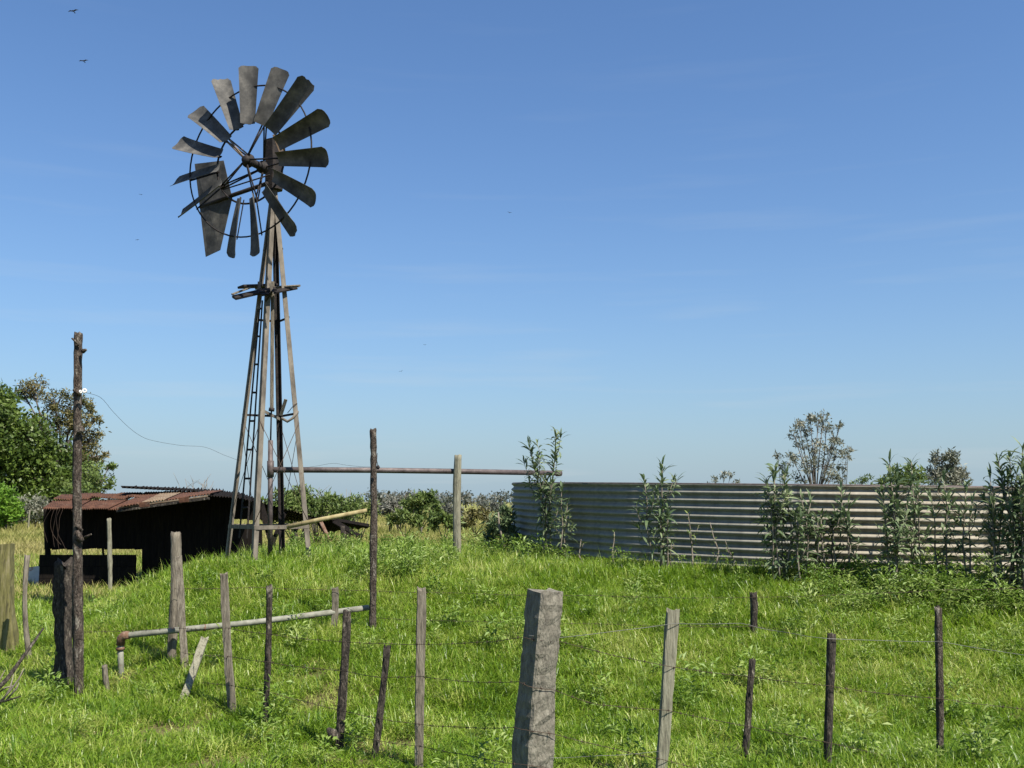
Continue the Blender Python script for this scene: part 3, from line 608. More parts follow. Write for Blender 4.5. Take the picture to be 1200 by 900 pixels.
trough = empty("feed_trough", P(103, 694, 21.7), "low long black trough standing under the left half of the shed", "trough")
for k in range(3):
    m = MB(); y0, y1 = 650 + 14 * k + .3, 664 + 14 * k - .3; m.bar(P(46.5, (y0 + y1) / 2, 21.7), P(159, (y0 + y1) / 2, 21.7), (y1 - y0) * 21.7 / FPX, .05, (0, 0, 1)); m.build("side_board", M['tarshade'], trough)
m = MB(); m.bar(P(46.5, 672, 22.4), P(159, 672, 22.4), .7, .05, (0, 0, 1)); m.build("back_board", M['tarshade'], trough)
for xx in (47, 158):
    m = MB(); m.bar(P(xx, 672, 21.73), P(xx, 672, 22.38), .7, .04, (0, 0, 1)); m.build("end_board", M['tarshade'], trough)
m = MB()
for k in range(5):
    x0 = 60 + k * 3.4; bw = random.uniform(3, 9) * (-1 if k < 5 else 1)
    m.tube(curve([P(x0, 597, 20.9)] + [P(x0 + bw * math.sin(math.pi * t) + (9 if k % 2 else -3) * t * t + random.uniform(-1, 1), 597 + (40 + 3 * k) * t, 20.88) for t in (.2, .4, .6, .8, .97)], 4), .0035, 5)
m.tube([P(84, 598, 20.9), P(90, 604, 20.9), P(95, 598, 20.9)], .004, 5)
m.build("wire_coil", M['wire'], None, loc=P(64, 600, 20.9), label="loops of rusty wire hanging from the left corner of the shed roof", cat="wire coil")
m = MB(); m.bar(P(40, 690, 22.6), P(40.5, 664, 22.7), .27, .03, (1, 0, 0)); m.build("scrap_sheet", M['white'], None, loc=P(40, 690, 22.6), label="small white sheet with orange rust left of the black shed", cat="sheet")
m = MB(); m.tube([P(336, 617.5, 14.95), P(375, 609, 15.0), P(430, 598, 15.1)], [.034, .034, .03], 10); m.build("pole", M['yellow'], None, loc=P(336, 617, 14.95), label="yellowish peeled pole propped through the windmill's right leg", cat="pole")

# ------------------------------------------------------------ foliage builders
def quads(c, ln, wd, bias, rng, up=0.2):
    """leaf quads round centres c (n,3)"""
    n = len(c); d = rng.normal(size=(n, 3)); d[:, 2] += up; d += bias; d /= np.linalg.norm(d, axis=1)[:, None]
    s = np.cross(d, rng.normal(size=(n, 3))); s /= np.linalg.norm(s, axis=1)[:, None] + 1e-9
    L_ = (ln * rng.uniform(.4, 1.5, n))[:, None]; W_ = (wd * rng.uniform(.6, 1.2, n))[:, None]
    v = np.stack([c, c + d * L_ * .45 + s * W_ * .5, c + d * L_, c + d * L_ * .45 - s * W_ * .5], 1).reshape(-1, 3)
    return v
def leafobj(name, v, mat, parent, off, **kw):
    n = len(v) // 4; me = bpy.data.meshes.new(name); me.from_pydata((v - np.array(off)).tolist(), [], np.arange(n * 4).reshape(n, 4).tolist()); me.materials.append(mat)
    o = bpy.data.objects.new(name, me); COL.objects.link(o)
    if parent: o.parent = parent
    else: o.location = off
    return prop(o, **kw)
def tree(name, bpx, d, blobs, mat, label, ln=.22, wd=.1, per=26, clumps=34, trunk=.16, group=None, cat="tree", clr=.42, bark='treebark', hang=0., fork=.45, zb=None, flat=.9):
    """blobs: px, py, radius in px -- crown lobes at that depth; a limb runs to each lobe and twigs to its clumps"""
    rng = np.random.default_rng(int(bpx * 13 + d * 7) % 9999); b = P(bpx, 600, d); b.z = h1(b.x, b.y) if zb is None else zb
    root = empty(name, b, label, cat, group); k = d / FPX; limbs = MB(); lv = []; tr = MB()
    cs = [P(x, y, d) for x, y, r in blobs]; top = max(c.z for c in cs); mean = sum(cs, Vector()) / len(cs)
    f = b.lerp(Vector((mean.x, mean.y, top)), fork); tr.tube([b - Vector((0, 0, .2)), b.lerp(f, .3) + Vector((rng.normal() * trunk * .6, 0, 0)), b.lerp(f, .65) + Vector((rng.normal() * trunk, rng.normal() * trunk, 0)), f], [trunk * 1.25, trunk, trunk * .85, trunk * .7], 9, jit=.1)
    for (x, y, r), c in zip(blobs, cs):
        rm = r * k; c = c + Vector((0, rng.normal() * rm * .5, 0))
        s = b.lerp(f, rng.uniform(.6, 1)); md = s.lerp(c, .5) + Vector((rng.normal() * rm * .2, rng.normal() * rm * .3, rm * .15))
        limbs.tube([s, md, c], [trunk * .5, trunk * .33, trunk * .16], 6)
        nc = max(5, int(clumps * (r / 25) ** 1.5))
        for q in range(nc):
            e = rng.normal(size=3); e /= np.linalg.norm(e); e = e * rm * rng.uniform(.35, 1.06) ** .7; e[2] *= flat
            cc = np.array(c) + e; st = c.lerp(md, rng.uniform(0, .4))
            limbs.tube([st, st.lerp(Vector(cc), .55) + Vector((0, 0, rm * .05)), Vector(cc)], [trunk * .13, trunk * .08, trunk * .03], 4, cap=False)
            n = rng.poisson(per); pts = cc + rng.normal(size=(n, 3)) * np.array([1, 1, .75]) * rm * clr * rng.uniform(.5, 1.0) * .62
            lv.append(quads(pts, ln, wd, np.array([0, 0, -hang]), rng))
    tr.build("trunk", M[bark], root); limbs.build("limbs", M[bark], root)
    leafobj("crown", np.concatenate(lv), mat, root, tuple(b)); return root
tg = "trees at the left behind the pasture"
tree("tree", 22, 78, [(0, 500, 32), (-40, 490, 45), (28, 520, 34), (8, 545, 42), (52, 545, 34), (-30, 550, 45), (38, 575, 34), (-5, 470, 20), (80, 572, 26), (-60, 530, 40), (15, 590, 30), (60, 590, 26)], M['green'], "big dark green tree with dense broad leaves at the left edge", ln=.34, wd=.22, per=34, clumps=60, trunk=.3, group=tg)
tree("tree", 70, 84, [(42, 455, 15), (30, 462, 10), (66, 470, 16), (85, 478, 18), (62, 490, 22), (95, 495, 15), (50, 505, 18), (104, 515, 14), (80, 520, 24), (112, 492, 9), (115, 534, 10), (92, 545, 20), (108, 478, 7), (75, 548, 24)], M['euca'], "olive brown eucalyptus with ragged top rising behind the green tree", ln=.32, wd=.12, per=26, clumps=46, trunk=.28, group=tg, hang=.3)
tree("tree", 112, 74, [(100, 555, 16), (118, 562, 13), (126, 548, 8), (104, 580, 16), (85, 590, 14), (128, 566, 7), (95, 570, 18)], M['shrub'], "small yellow-green tree just behind the tall pole and shed roof", ln=.26, wd=.14, per=30, clumps=40, trunk=.14, group=tg)
tree("bush", 8, 62, [(2, 582, 13), (-12, 590, 16), (12, 596, 11), (6, 604, 12), (20, 604, 7), (-4, 606, 12)], M['lime'], "bright lime green bush at the left edge of the pasture", ln=.24, wd=.14, per=40, clumps=60, trunk=.08, cat="bush", fork=.3)
tree("bush", 42, 70, [(35, 592, 14), (50, 597, 13), (28, 602, 10), (60, 600, 12)], M['greyeuca'], "greyish scrubby bush under the trees beside the shed", ln=.24, wd=.10, per=22, clumps=44, trunk=.08, cat="bush", fork=.3)
# beyond the bank
bg_ = "bushes beyond the bank"
tree("bush", 345, 36, [(332, 585, 14), (350, 578, 13), (345, 598, 16), (325, 600, 14), (362, 592, 12), (310, 592, 11)], M['shrub'], "light green bush seen through the windmill legs", ln=.16, wd=.07, per=28, clumps=60, trunk=.05, cat="bush", fork=.25, group=bg_)
tree("bush", 385, 37, [(380, 590, 14), (398, 592, 12), (372, 600, 14), (395, 603, 14), (412, 597, 11)], M['shrub'], "olive bush right of the windmill's right leg", ln=.16, wd=.06, per=24, clumps=56, trunk=.05, cat="bush", fork=.25, group=bg_)
tree("bush", 422, 38, [(420, 590, 11), (430, 600, 12), (412, 602, 10), (436, 594, 8)], M['shrub'], "small bush directly behind the rough dark pole", ln=.15, wd=.06, per=22, clumps=50, trunk=.05, cat="bush", fork=.25, group=bg_)
tree("bush", 494, 55, [(488, 584, 10), (500, 580, 8), (507, 590, 9), (480, 592, 9), (494, 598, 12), (510, 602, 7)], M['shrub'], "rounded light green bush midway between the rough pole and the pale post", ln=.2, wd=.1, per=34, clumps=60, trunk=.07, cat="bush", fork=.25, group=bg_)
tree("bush", 556, 48, [(550, 606, 9), (562, 602, 9), (572, 606, 8), (545, 612, 9), (580, 610, 8)], M['euca'], "low brownish bush between the pale post and the tank", ln=.17, wd=.07, per=24, clumps=60, trunk=.05, cat="bush", fork=.25, group=bg_)
tree("bush", 585, 18.3, [(583, 612, 12), (592, 620, 13), (590, 600, 8), (600, 630, 13), (580, 632, 12)], M['weed'] if False else M['ole'], "dark leafy shrub at the left end of the tank", ln=.13, wd=.04, per=18, clumps=44, trunk=.012, cat="shrub", fork=.3)
m = MB(); m.tube([P(584, 600, 18), P(585, 618, 18), P(589, 632, 18), P(591, 650, 18)], [.012, .02, .022, .025], 6); m.build("dead_branch", M['twig'], None, loc=P(591, 650, 18), label="bare pale stick in the shrub at the left end of the tank", cat="branch")
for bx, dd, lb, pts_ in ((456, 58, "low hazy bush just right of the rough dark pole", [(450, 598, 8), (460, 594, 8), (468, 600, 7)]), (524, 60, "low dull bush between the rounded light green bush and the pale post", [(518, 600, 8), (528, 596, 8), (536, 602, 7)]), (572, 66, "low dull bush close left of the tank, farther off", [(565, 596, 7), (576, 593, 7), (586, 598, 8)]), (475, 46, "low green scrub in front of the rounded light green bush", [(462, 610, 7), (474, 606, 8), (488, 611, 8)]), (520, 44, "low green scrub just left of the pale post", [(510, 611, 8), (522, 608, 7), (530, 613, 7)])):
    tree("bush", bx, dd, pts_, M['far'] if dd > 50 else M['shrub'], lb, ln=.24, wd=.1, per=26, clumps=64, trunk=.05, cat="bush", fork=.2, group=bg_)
# bare shrubs: twigs only
def bare(bpx, d, top, spread, label, n=26, cat="bush", r0=.03):
    rr = random.Random(int(bpx)); b = P(bpx, 600, d); b.z = h1(b.x, b.y); root = empty("bare_bush", b, label, cat); m = MB(); k = d / FPX
    ht = P(bpx, top, d).z - b.z
    for i in range(n):
        a = rr.uniform(-1, 1); tip = b + Vector((a * spread * k, rr.uniform(-.5, .5) * spread * k, ht * rr.uniform(.7, 1.0) * (1 - .25 * a * a)))
        md = b.lerp(tip, .5) + Vector((-a * spread * k * .15, 0, ht * .06)); m.tube([b, md, tip], [r0, r0 * .6, r0 * .25], 4)
        for j in range(6):
            s = md.lerp(tip, rr.uniform(-.3, .9)); e = s + Vector((rr.uniform(-1, 1), rr.uniform(-1, 1), rr.uniform(.2, 1.2))) * ht * .13; m.tube([s, e], [r0 * .35, r0 * .16], 3)
    m.build("twigs", M['twig'], root)
bare(230, 45, 556, 34, "leafless grey bush showing above the shed roof", 30)
bare(372, 42, 572, 34, "leafless twiggy bush behind the windmill's right leg", 24)
bare(408, 44, 570, 24, "leafless bush poking up left of the rough dark pole", 18)
bare(468, 60, 572, 22, "sparse leafless bush right of the rough dark pole", 14, r0=.025)
# trees behind the tank
tree("tree", 955, 46, [(946, 500, 11), (958, 492, 10), (970, 500, 10), (938, 518, 9), (955, 522, 12), (972, 522, 12), (948, 545, 12), (965, 545, 12), (978, 512, 7), (936, 498, 5), (940, 560, 10), (975, 560, 10), (930, 508, 6), (984, 500, 5), (950, 488, 6), (964, 486, 6), (982, 530, 7), (930, 538, 8)], M['greyeuca'], "tall airy grey-brown tree rising behind the middle of the tank", ln=.17, wd=.065, per=13, clumps=50, trunk=.07, hang=.2, fork=.3)
tree("tree", 992, 46.5, [(990, 535, 7), (994, 528, 5), (988, 548, 6), (985, 560, 6)], M['greyeuca'], "slim grey sapling just right of the tall airy tree", ln=.16, wd=.06, per=14, clumps=60, trunk=.04, fork=.4, hang=.2)
tree("tree", 918, 47, [(912, 533, 4), (916, 545, 5), (920, 556, 6)], M['greyeuca'], "slim grey sapling just left of the tall airy tree", ln=.16, wd=.06, per=14, clumps=60, trunk=.04, fork=.4, hang=.2)
tree("tree", 1112, 60, [(1102, 536, 10), (1115, 534, 9), (1125, 548, 11), (1108, 552, 14), (1096, 556, 12), (1130, 562, 10), (1118, 565, 14), (1100, 570, 12)], M['greyeuca'], "round brownish tree behind the right part of the tank", ln=.24, wd=.10, per=22, clumps=56, trunk=.12, fork=.4)
tree("tree", 1062, 44, [(1048, 556, 10), (1062, 553, 10), (1076, 554, 10), (1056, 568, 13), (1074, 568, 12), (1036, 566, 8)], M['shrub'], "pale green bushy tree behind the tank, left of the round brownish one", ln=.17, wd=.08, per=26, clumps=56, trunk=.07, fork=.4)
tree("bush", 843, 38, [(838, 562, 4), (848, 558, 4), (856, 556, 4), (835, 567, 5), (862, 566, 4)], M['greyeuca'], "small shrub tips peeping over the tank rim left of the tall airy tree", ln=.12, wd=.05, per=12, clumps=60, trunk=.03, cat="bush", fork=.5)
tree("bush", 1012, 48, [(1010, 562, 5), (1018, 560, 5), (1004, 568, 6), (1024, 567, 5)], M['shrub'], "low shrub over the tank rim right of the slim sapling", ln=.15, wd=.06, per=16, clumps=60, trunk=.03, cat="bush", fork=.5)

# far wood: a mass on the horizon
lv = []; rng = np.random.default_rng(4); tm = MB()
for i in range(150):
    px = rng.uniform(-260, 1500); d = rng.uniform(230, 330)
    hi = 581 - 6 * fnoise(px * .02, 3.3) if 420 < px < 640 else 587
    hi += rng.uniform(-2, 4); b = P(px, 600, d); b.z = 0; topz = P(px, hi, d).z; w = rng.uniform(2.2, 4.5)
    tm.tube([b, Vector((b.x, b.y, topz * .7))], [.25, .12], 4)
    for c in range(16):
        cc = np.array([b.x + rng.normal() * w * .55, b.y + rng.normal() * w * .5, topz * rng.uniform(.3, .95)])
        lv.append(quads(cc + rng.normal(size=(22, 3)) * [.75, .75, .6], .9, .5, np.zeros(3), rng))
leafobj("far_wood", np.concatenate(lv), M['far'], None, (0, 280, 0), kind='stuff', label="grey-green line of far-off trees along the horizon", cat="wood")
tmo = tm.build("far_trunks", M['treebark'], po["far_wood"], kind='stuff')
for o_px in (14, 34): post("fence_post", (o_px + .5, 598), (o_px, 609), 66, 2.0, M['pale'], label=("tiny pale far post, the left of two before the trees" if o_px == 14 else "tiny pale far post, the right of two before the trees"), cat="post")

# ------------------------------------------------------------ tall leafy weeds before the tank
def stemplant(base, d, stems, mat, label, n=46, ln=.21, wd=.046, bare_to=.3, name="weed_plant", cat="plant", group="tall leafy weeds in front of the tank"):
    """stems: list of (top px, top py, lean)"""
    rng = np.random.default_rng(int(base * 3 + d)); b = P(base, 640, d); b.z = h1(b.x, b.y); root = empty(name, b, label, cat, group); st = MB(); vs = []; fs = []
    for (tx, ty, dx) in stems:
        t = P(tx, ty, d); s = Vector((b.x + dx * d / FPX, d + rng.uniform(-.12, .12), b.z - .05)); md = s.lerp(t, .5) + Vector((rng.normal() * .06, rng.normal() * .05, 0)); L_ = (t - s).length
        pts = [s, s.lerp(md, .5) + Vector((rng.normal() * .02, 0, 0)), md, md.lerp(t, .5) + Vector((rng.normal() * .02, 0, 0)), t]
        st.tube(pts, [.014, .012, .010, .008, .004], 6)
        runs = [(pts, bare_to, n * .85 * L_ / 1.2, 1.0)]
        for q_ in range(int(1 + 2.2 * L_)):
            f = rng.uniform(.3, .8) * 4; k = min(3, int(f)); p = pts[k].lerp(pts[k + 1], f - k); an = rng.uniform(0, 6.283); bl = L_ * rng.uniform(.12, .26)
            o = Vector((math.cos(an), math.sin(an), 0)); bp = [p, p + o * bl * .35 + Vector((0, 0, bl * .3)), p + o * bl * .55 + Vector((0, 0, bl * .8))]
            st.tube(bp, [.007, .005, .003], 5); bp = [bp[0], bp[0].lerp(bp[1], .5), bp[1], bp[1].lerp(bp[2], .5), bp[2]]
            runs.append((bp, .35, 13 * bl / .25, .85))
        for pts, b0, cnt, sc_ in runs:
            cnt = max(4, int(cnt)); gap = rng.uniform(.3, .8)
            for i in range(cnt):
                f = b0 + (1 - b0) * ((i + rng.uniform(0, 1)) / cnt) ** .8; q = f * 4; k = min(3, int(q)); p = pts[k].lerp(pts[k + 1], q - k)
                if abs(f - gap) < .06 and rng.random() < .7: continue
                an = i * 2.399 + rng.normal() * .5; el = R(-25 + 75 * ((f - b0) / (1 - b0)) ** 1.4) + rng.normal() * .38
                l = ln * sc_ * rng.uniform(.45, 1.25); o = Vector((math.cos(an), math.sin(an), 0)); sd = Vector((-math.sin(an), math.cos(an), 0)); w = wd * sc_ * rng.uniform(.55, 1.0); cv = rng.uniform(.1, .5)
                pp = [p]
                for e in (el + cv, el, el - cv * 1.3): pp.append(pp[-1] + (o * math.cos(e) + Vector((0, 0, math.sin(e)))) * (l / 3))
                tilt = sd * 1 + Vector((0, 0, rng.normal() * .45)); tilt.normalize(); c0 = len(vs)
                vs += [pp[0], pp[1] + tilt * w * .5, pp[1] - tilt * w * .5, pp[2] + tilt * w * .42, pp[2] - tilt * w * .42, pp[3]]
                fs += [(c0, c0 + 1, c0 + 2), (c0 + 1, c0 + 3, c0 + 4, c0 + 2), (c0 + 3, c0 + 5, c0 + 4)]
    st.build("stem", M['twig'], root); m = MB(); m.add(vs, fs); m.build("foliage", mat, root, kind='stuff'); return root
O = M['ole']
stemplant(640, 16.2, [(619, 520, -3), (652, 507, 4), (626, 545, -6), (640, 560, 6)], O, "tall pair of leafy weeds at the tank's left end where the raised pipe stops", n=60, bare_to=.25)
stemplant(655, 16.0, [(658, 570, 4), (665, 590, 6)], O, "shorter weed right of the tall pair at the tank's left end", n=46, bare_to=.2)
stemplant(773, 14.3, [(776, 547, -2), (755, 562, -4), (770, 575, 3), (783, 600, 5)], O, "lone leafy weed left of the tank's middle", n=58, bare_to=.22)
stemplant(910, 13.35, [(908, 547, 2), (898, 560, -6), (918, 556, 6), (924, 580, 10), (905, 590, -4)], O, "dense dark leafy weed just left of the airy tree", n=64, bare_to=.1)
stemplant(940, 13.3, [(938, 580, 0), (950, 590, 6), (930, 600, -5), (958, 610, 8)], O, "bushy weed below the airy tree", n=56, bare_to=.08)
stemplant(968, 13.4, [(962, 600, -2), (975, 605, 4)], M['shrub'], "low yellowish weed between the bushy weed and the next stalk", n=50, bare_to=.05, ln=.12)
stemplant(990, 13.4, [(986, 574, -2), (995, 590, 4), (978, 600, -6)], O, "medium weed right of the bushy weed", n=54, bare_to=.1)
stemplant(1045, 12.8, [(1042, 543, -2), (1052, 560, 4), (1034, 575, -6), (1046, 590, 2)], O, "tall dark weed before the pale green bushy tree", n=64, bare_to=.1)
stemplant(1066, 13.0, [(1068, 542, 2), (1075, 575, 6), (1062, 590, -3)], O, "tall weed just right of the tall dark weed", n=54, bare_to=.12)
stemplant(1108, 13.0, [(1106, 560, 0), (1092, 585, -6)], O, "thin weed before the round brownish tree", n=40, bare_to=.2)
stemplant(1133, 12.9, [(1132, 568, 0), (1140, 590, 4)], O, "weed right of the round brownish tree", n=44, bare_to=.2)
stemplant(1175, 12.4, [(1170, 540, -3), (1160, 558, -8), (1183, 536, 2), (1178, 565, 0), (1190, 575, 6), (1164, 590, -8)], O, "big leafy weed clump near the right edge", n=66, bare_to=.1)
stemplant(1200, 12.2, [(1198, 524, 0), (1206, 545, 5), (1212, 530, 8), (1195, 570, -4), (1225, 540, 14)], O, "tallest weed clump, cut by the right edge", n=66, bare_to=.1)
for (bx, d, tx, ty, lb) in ((808, 14.3, 806, 600, "spindly small weed right of the lone leafy weed"), (833, 14.2, 832, 612, "spindly small weed left of the dense dark weed"), (722, 15.2, 720, 622, "spindly small weed between the tank's left end and the lone weed"), (682, 15.6, 681, 632, "tiny weed at the foot of the tank near its left end"), (790, 14.3, 787, 636, "tiny weed at the foot of the lone leafy weed"), (852, 14, 850, 634, "tiny weed left of the dense dark weed")):
    stemplant(bx, d, [(tx, ty, 0)], M['shrub'], lb, n=26, ln=.09, wd=.03, bare_to=.35, group="spindly weeds along the tank foot")

# ------------------------------------------------------------ grass: instanced tufts
lib = bpy.data.collections.new("tuft_library")
def tuft(nb, hgt, spread, wid, mat, seed, droop=.6, col=None, wf=1.0):
    rr = random.Random(seed); vs = []; fs = []
    for b in range(nb):
        an = rr.uniform(0, 6.283); r = spread * math.sqrt(rr.random()); x, y = r * math.cos(an), r * math.sin(an); a2 = rr.uniform(0, 6.283)
        o = Vector((math.cos(a2), math.sin(a2), 0)); sd = Vector((-o.y, o.x, 0)); h = hgt * rr.uniform(.45, 1.1); e = R(rr.uniform(62, 88)); p = Vector((x, y, -.02)); w = wid * rr.uniform(.7, 1.25); c0 = len(vs); dr = droop * rr.uniform(.4, 1.5)
        for s in range(3):
            vs += [p + sd * w * (.5 - .09 * s), p - sd * w * (.5 - .09 * s)]; p = p + (o * math.cos(e) + Vector((0, 0, math.sin(e)))) * (h / 3); e -= dr * .55
        vs.append(p); fs += [(c0, c0 + 1, c0 + 3, c0 + 2), (c0 + 2, c0 + 3, c0 + 5, c0 + 4), (c0 + 4, c0 + 5, c0 + 6)]
    me = bpy.data.meshes.new("tuft"); me.from_pydata([tuple(v) for v in vs], [], fs); me.materials.append(mat)
    o = bpy.data.objects.new("tuft", me); col.objects.link(o)
def weedtuft(nl, hgt, mat, seed, col):
    rr = random.Random(seed); vs = []; fs = []
    for b in range(nl):
        an = rr.uniform(0, 6.283); z = hgt * rr.uniform(.05, 1); r = rr.uniform(0, .10); p = Vector((r * math.cos(an), r * math.sin(an), z)); e = R(rr.uniform(-20, 60)); o = Vector((math.cos(an), math.sin(an), 0)); sd = Vector((-o.y, o.x, rr.uniform(-.4, .4))).normalized(); l = rr.uniform(.03, .075); w = l * .36; c0 = len(vs)
        d1 = o * math.cos(e) + Vector((0, 0, math.sin(e))); d2 = o * math.cos(e - .5) + Vector((0, 0, math.sin(e - .5)))
        vs += [p, p + d1 * l * .5 + sd * w * .5, p + d1 * l * .5 - sd * w * .5, p + d1 * l * .5 + d2 * l * .5]; fs += [(c0, c0 + 1, c0 + 3, c0 + 2)]
    me = bpy.data.meshes.new("weed"); me.from_pydata([tuple(v) for v in vs], [], fs); me.materials.append(mat); o = bpy.data.objects.new("weed", me); col.objects.link(o)
def libcol(n): return bpy.data.collections.new(n)
def scatter(name, pts, scl, tint, nvar, col, label, cat, tiltmax=.25):
    n = len(pts); me = bpy.data.meshes.new(name); me.vertices.add(n); me.vertices.foreach_set("co", pts.astype(np.float32).ravel())
    def at(nm, ty, val, key="value"):
        a = me.attributes.new(nm, ty, 'POINT'); a.data.foreach_set(key, val.ravel())
    rot = np.stack([RNG.uniform(-tiltmax, tiltmax, n), RNG.uniform(-tiltmax, tiltmax, n), RNG.uniform(0, 6.283, n)], 1).astype(np.float32)
    at("rot", 'FLOAT_VECTOR', rot, "vector"); at("scl", 'FLOAT_VECTOR', scl.astype(np.float32), "vector"); at("tint", 'FLOAT', tint.astype(np.float32)); at("idx", 'INT', (RNG.integers(0, nvar, n) if nvar < 10 else np.where(RNG.random(n) < .05, RNG.integers(7, 10, n), RNG.integers(0, 7, n))).astype(np.int32))
    o = bpy.data.objects.new(name, me); COL.objects.link(o); prop(o, label, cat, kind='stuff')
    g = bpy.data.node_groups.new(name, 'GeometryNodeTree'); g.interface.new_socket("Geometry", in_out='INPUT', socket_type='NodeSocketGeometry'); g.interface.new_socket("Geometry", in_out='OUTPUT', socket_type='NodeSocketGeometry')
    N = g.nodes.new; gi, go, iop, ci = N('NodeGroupInput'), N('NodeGroupOutput'), N('GeometryNodeInstanceOnPoints'), N('GeometryNodeCollectionInfo')
    ci.inputs['Collection'].default_value = col; ci.inputs['Separate Children'].default_value = True; ci.inputs['Reset Children'].default_value = True
    def na(nm, ty):
        a = N('GeometryNodeInputNamedAttribute'); a.data_type = ty; a.inputs['Name'].default_value = nm; return a.outputs['Attribute']
    L = g.links.new; L(gi.outputs[0], iop.inputs['Points']); L(ci.outputs[0], iop.inputs['Instance']); iop.inputs['Pick Instance'].default_value = True
    L(na("idx", 'INT'), iop.inputs['Instance Index']); L(na("scl", 'FLOAT_VECTOR'), iop.inputs['Scale'])
    er = N('FunctionNodeEulerToRotation'); L(na("rot", 'FLOAT_VECTOR'), er.inputs[0]); L(er.outputs[0], iop.inputs['Rotation'])
    L(iop.outputs[0], go.inputs[0]); md = o.modifiers.new("scatter", 'NODES'); md.node_group = g; return o
cg, cdry, cw = libcol("grass_tufts"), libcol("dry_tufts"), libcol("weed_tufts")
for k in range(7): tuft(26, .17, .085, .0072, M['grass'], k, col=cg, droop=1.15)
for k in range(3): tuft(8, .28, .10, .005, M['grass'], 60 + k, col=cg, droop=.5)
for k in range(5): tuft(26, .34, .14, .012, M['dry'], 40 + k, col=cdry, droop=.45)
for k in range(5): weedtuft(90, .30, M['weed'], 80 + k, cw)
def sample(d0, d1, dens):
    A = []
    w0 = lambda d: .56 * d + 2.2
    n = int((d1 - d0) * 2 * w0((d0 + d1) / 2) * dens); y = RNG.uniform(d0, d1, n * 2); keep = RNG.random(n * 2) < w0(y) / w0(d1); y = y[keep][:n]
    x = RNG.uniform(-1, 1, len(y)) * w0(y); return np.stack([x, y], 1)
def shedmask(p): return (p[:, 1] > 21.9) & (p[:, 1] < 24.6) & (p[:, 0] < -5.4) & (p[:, 0] > -10.6)
def tankmask(p): return np.hypot(p[:, 0] - TC.x, p[:, 1] - TC.y) < TR + .04
BARE = [P(362, 772, 10.0), P(375, 790, 9.4), P(215, 845, 8.7), P(255, 868, 8.0), P(190, 838, 8.9), P(475, 852, 8.3), P(100, 862, 8.3), P(270, 886, 7.6), P(410, 875, 7.9), P(540, 655, 14.4), P(143, 800, 10.4), P(750, 885, 7.4), P(880, 860, 8)]
def lay(bands, sc, exclude=None):
    out = []
    for d0, d1, dens, s in bands:
        p = sample(d0, d1, dens); out.append(np.column_stack([p, np.full(len(p), s)]))
    p = np.concatenate(out); p = p[~shedmask(p) & ~tankmask(p)]; return p
g = lay([(4.2, 9.5, 310, 1.0), (9.5, 13, 240, 1.1), (13, 17, 170, 1.3), (17, 23, 70, 1.5), (23, 34, 18, 2.2)], 1)
x, y = g[:, 0], g[:, 1]; slope = H(x, y); n1 = fnoise(x * .9, y * .9); n2 = fnoise(x * 2.6 + 40, y * 2.6)
lawn = ss(9.2, 7.6, y + .35 * (x + 1.5) + n1 * 1.2)                  # the mown strip in the lower left corner
hs = .55 + .7 * (n1 - .35) + .4 * n2 + .22 * ss(.6, .88, slope) - .3 * lawn
tint = .30 + 1.2 * (n2 - .5) + .6 * (n1 - .5) + .7 * (fnoise(x * .33 + 7, y * .5 + 3) - .5) + RNG.normal(size=len(x)) * .17 - .10 * lawn + .05
for b in BARE:
    q = np.exp(-(np.hypot((x - b.x) / .26, (y - b.y) / .36)) ** 2); tint += q * .5; hs -= .42 * q
hs = np.clip(hs, .28, 1.8); bq = sum(np.exp(-(np.hypot((x - b.x) / .26, (y - b.y) / .36)) ** 2) for b in BARE); keep = RNG.random(len(x)) < np.clip(.30 + hs * .9, 0, 1) * (1 - .8 * np.clip(bq, 0, 1))
z = H(x, y); pts = np.stack([x, y, z], 1)[keep]; s = (g[:, 2] * RNG.uniform(.75, 1.25, len(x)))[keep]; hs = hs[keep]
tk = np.clip(tint, 0, 1.15)[keep]
tc_ = sample(6.5, 16, 2.6); tp = []; tss = []; tt = []
for cx_, cy_ in tc_:                           # darker rank tussocks and paler seeding clumps
    n_t = RNG.integers(6, 22); rr_ = RNG.uniform(.06, .22); q = RNG.normal(size=(n_t, 2)) * rr_ + [cx_, cy_]; k_ = RNG.uniform(.9, 1.7); dk = RNG.random() < .68
    tp.append(np.stack([q[:, 0], q[:, 1], H(q[:, 0], q[:, 1])], 1)); tss.append(np.stack([np.full(n_t, k_ * .9), np.full(n_t, k_ * .9), k_ * RNG.uniform(.6, 1.1, n_t)], 1)); tt.append(np.clip((.02 if dk else .62) + RNG.normal(size=n_t) * .12, 0, 1))
pts = np.concatenate([pts] + tp); sc3 = np.concatenate([np.stack([s, s, s * hs], 1)] + tss); tk = np.concatenate([tk] + tt)
ok_ = ~tankmask(pts) & ~shedmask(pts); pts, sc3, tk = pts[ok_], sc3[ok_], tk[ok_]
scatter("grass", pts, sc3, tk, 10, cg, "lush green grass over the bank and foreground", "grass")
# dry pasture
g = lay([(19, 32, 14, 1.2), (32, 60, 7, 1.7), (60, 130, 2.2, 2.4)], 1); x, y = g[:, 0], g[:, 1]
k = (H(x, y) < .75) ; g = g[k]; x, y = g[:, 0], g[:, 1]; s = g[:, 2] * RNG.uniform(.7, 1.3, len(x)); n1 = fnoise(x * .12, y * .12)
scatter("pasture_grass", np.stack([x, y, H(x, y)], 1), np.stack([s, s, s * .62], 1), np.clip(.35 + 1.1 * (n1 - .45) + RNG.normal(size=len(x)) * .15, 0, 1), 5, cdry, "yellowing pasture grass on the flat field beyond the bank", "grass")
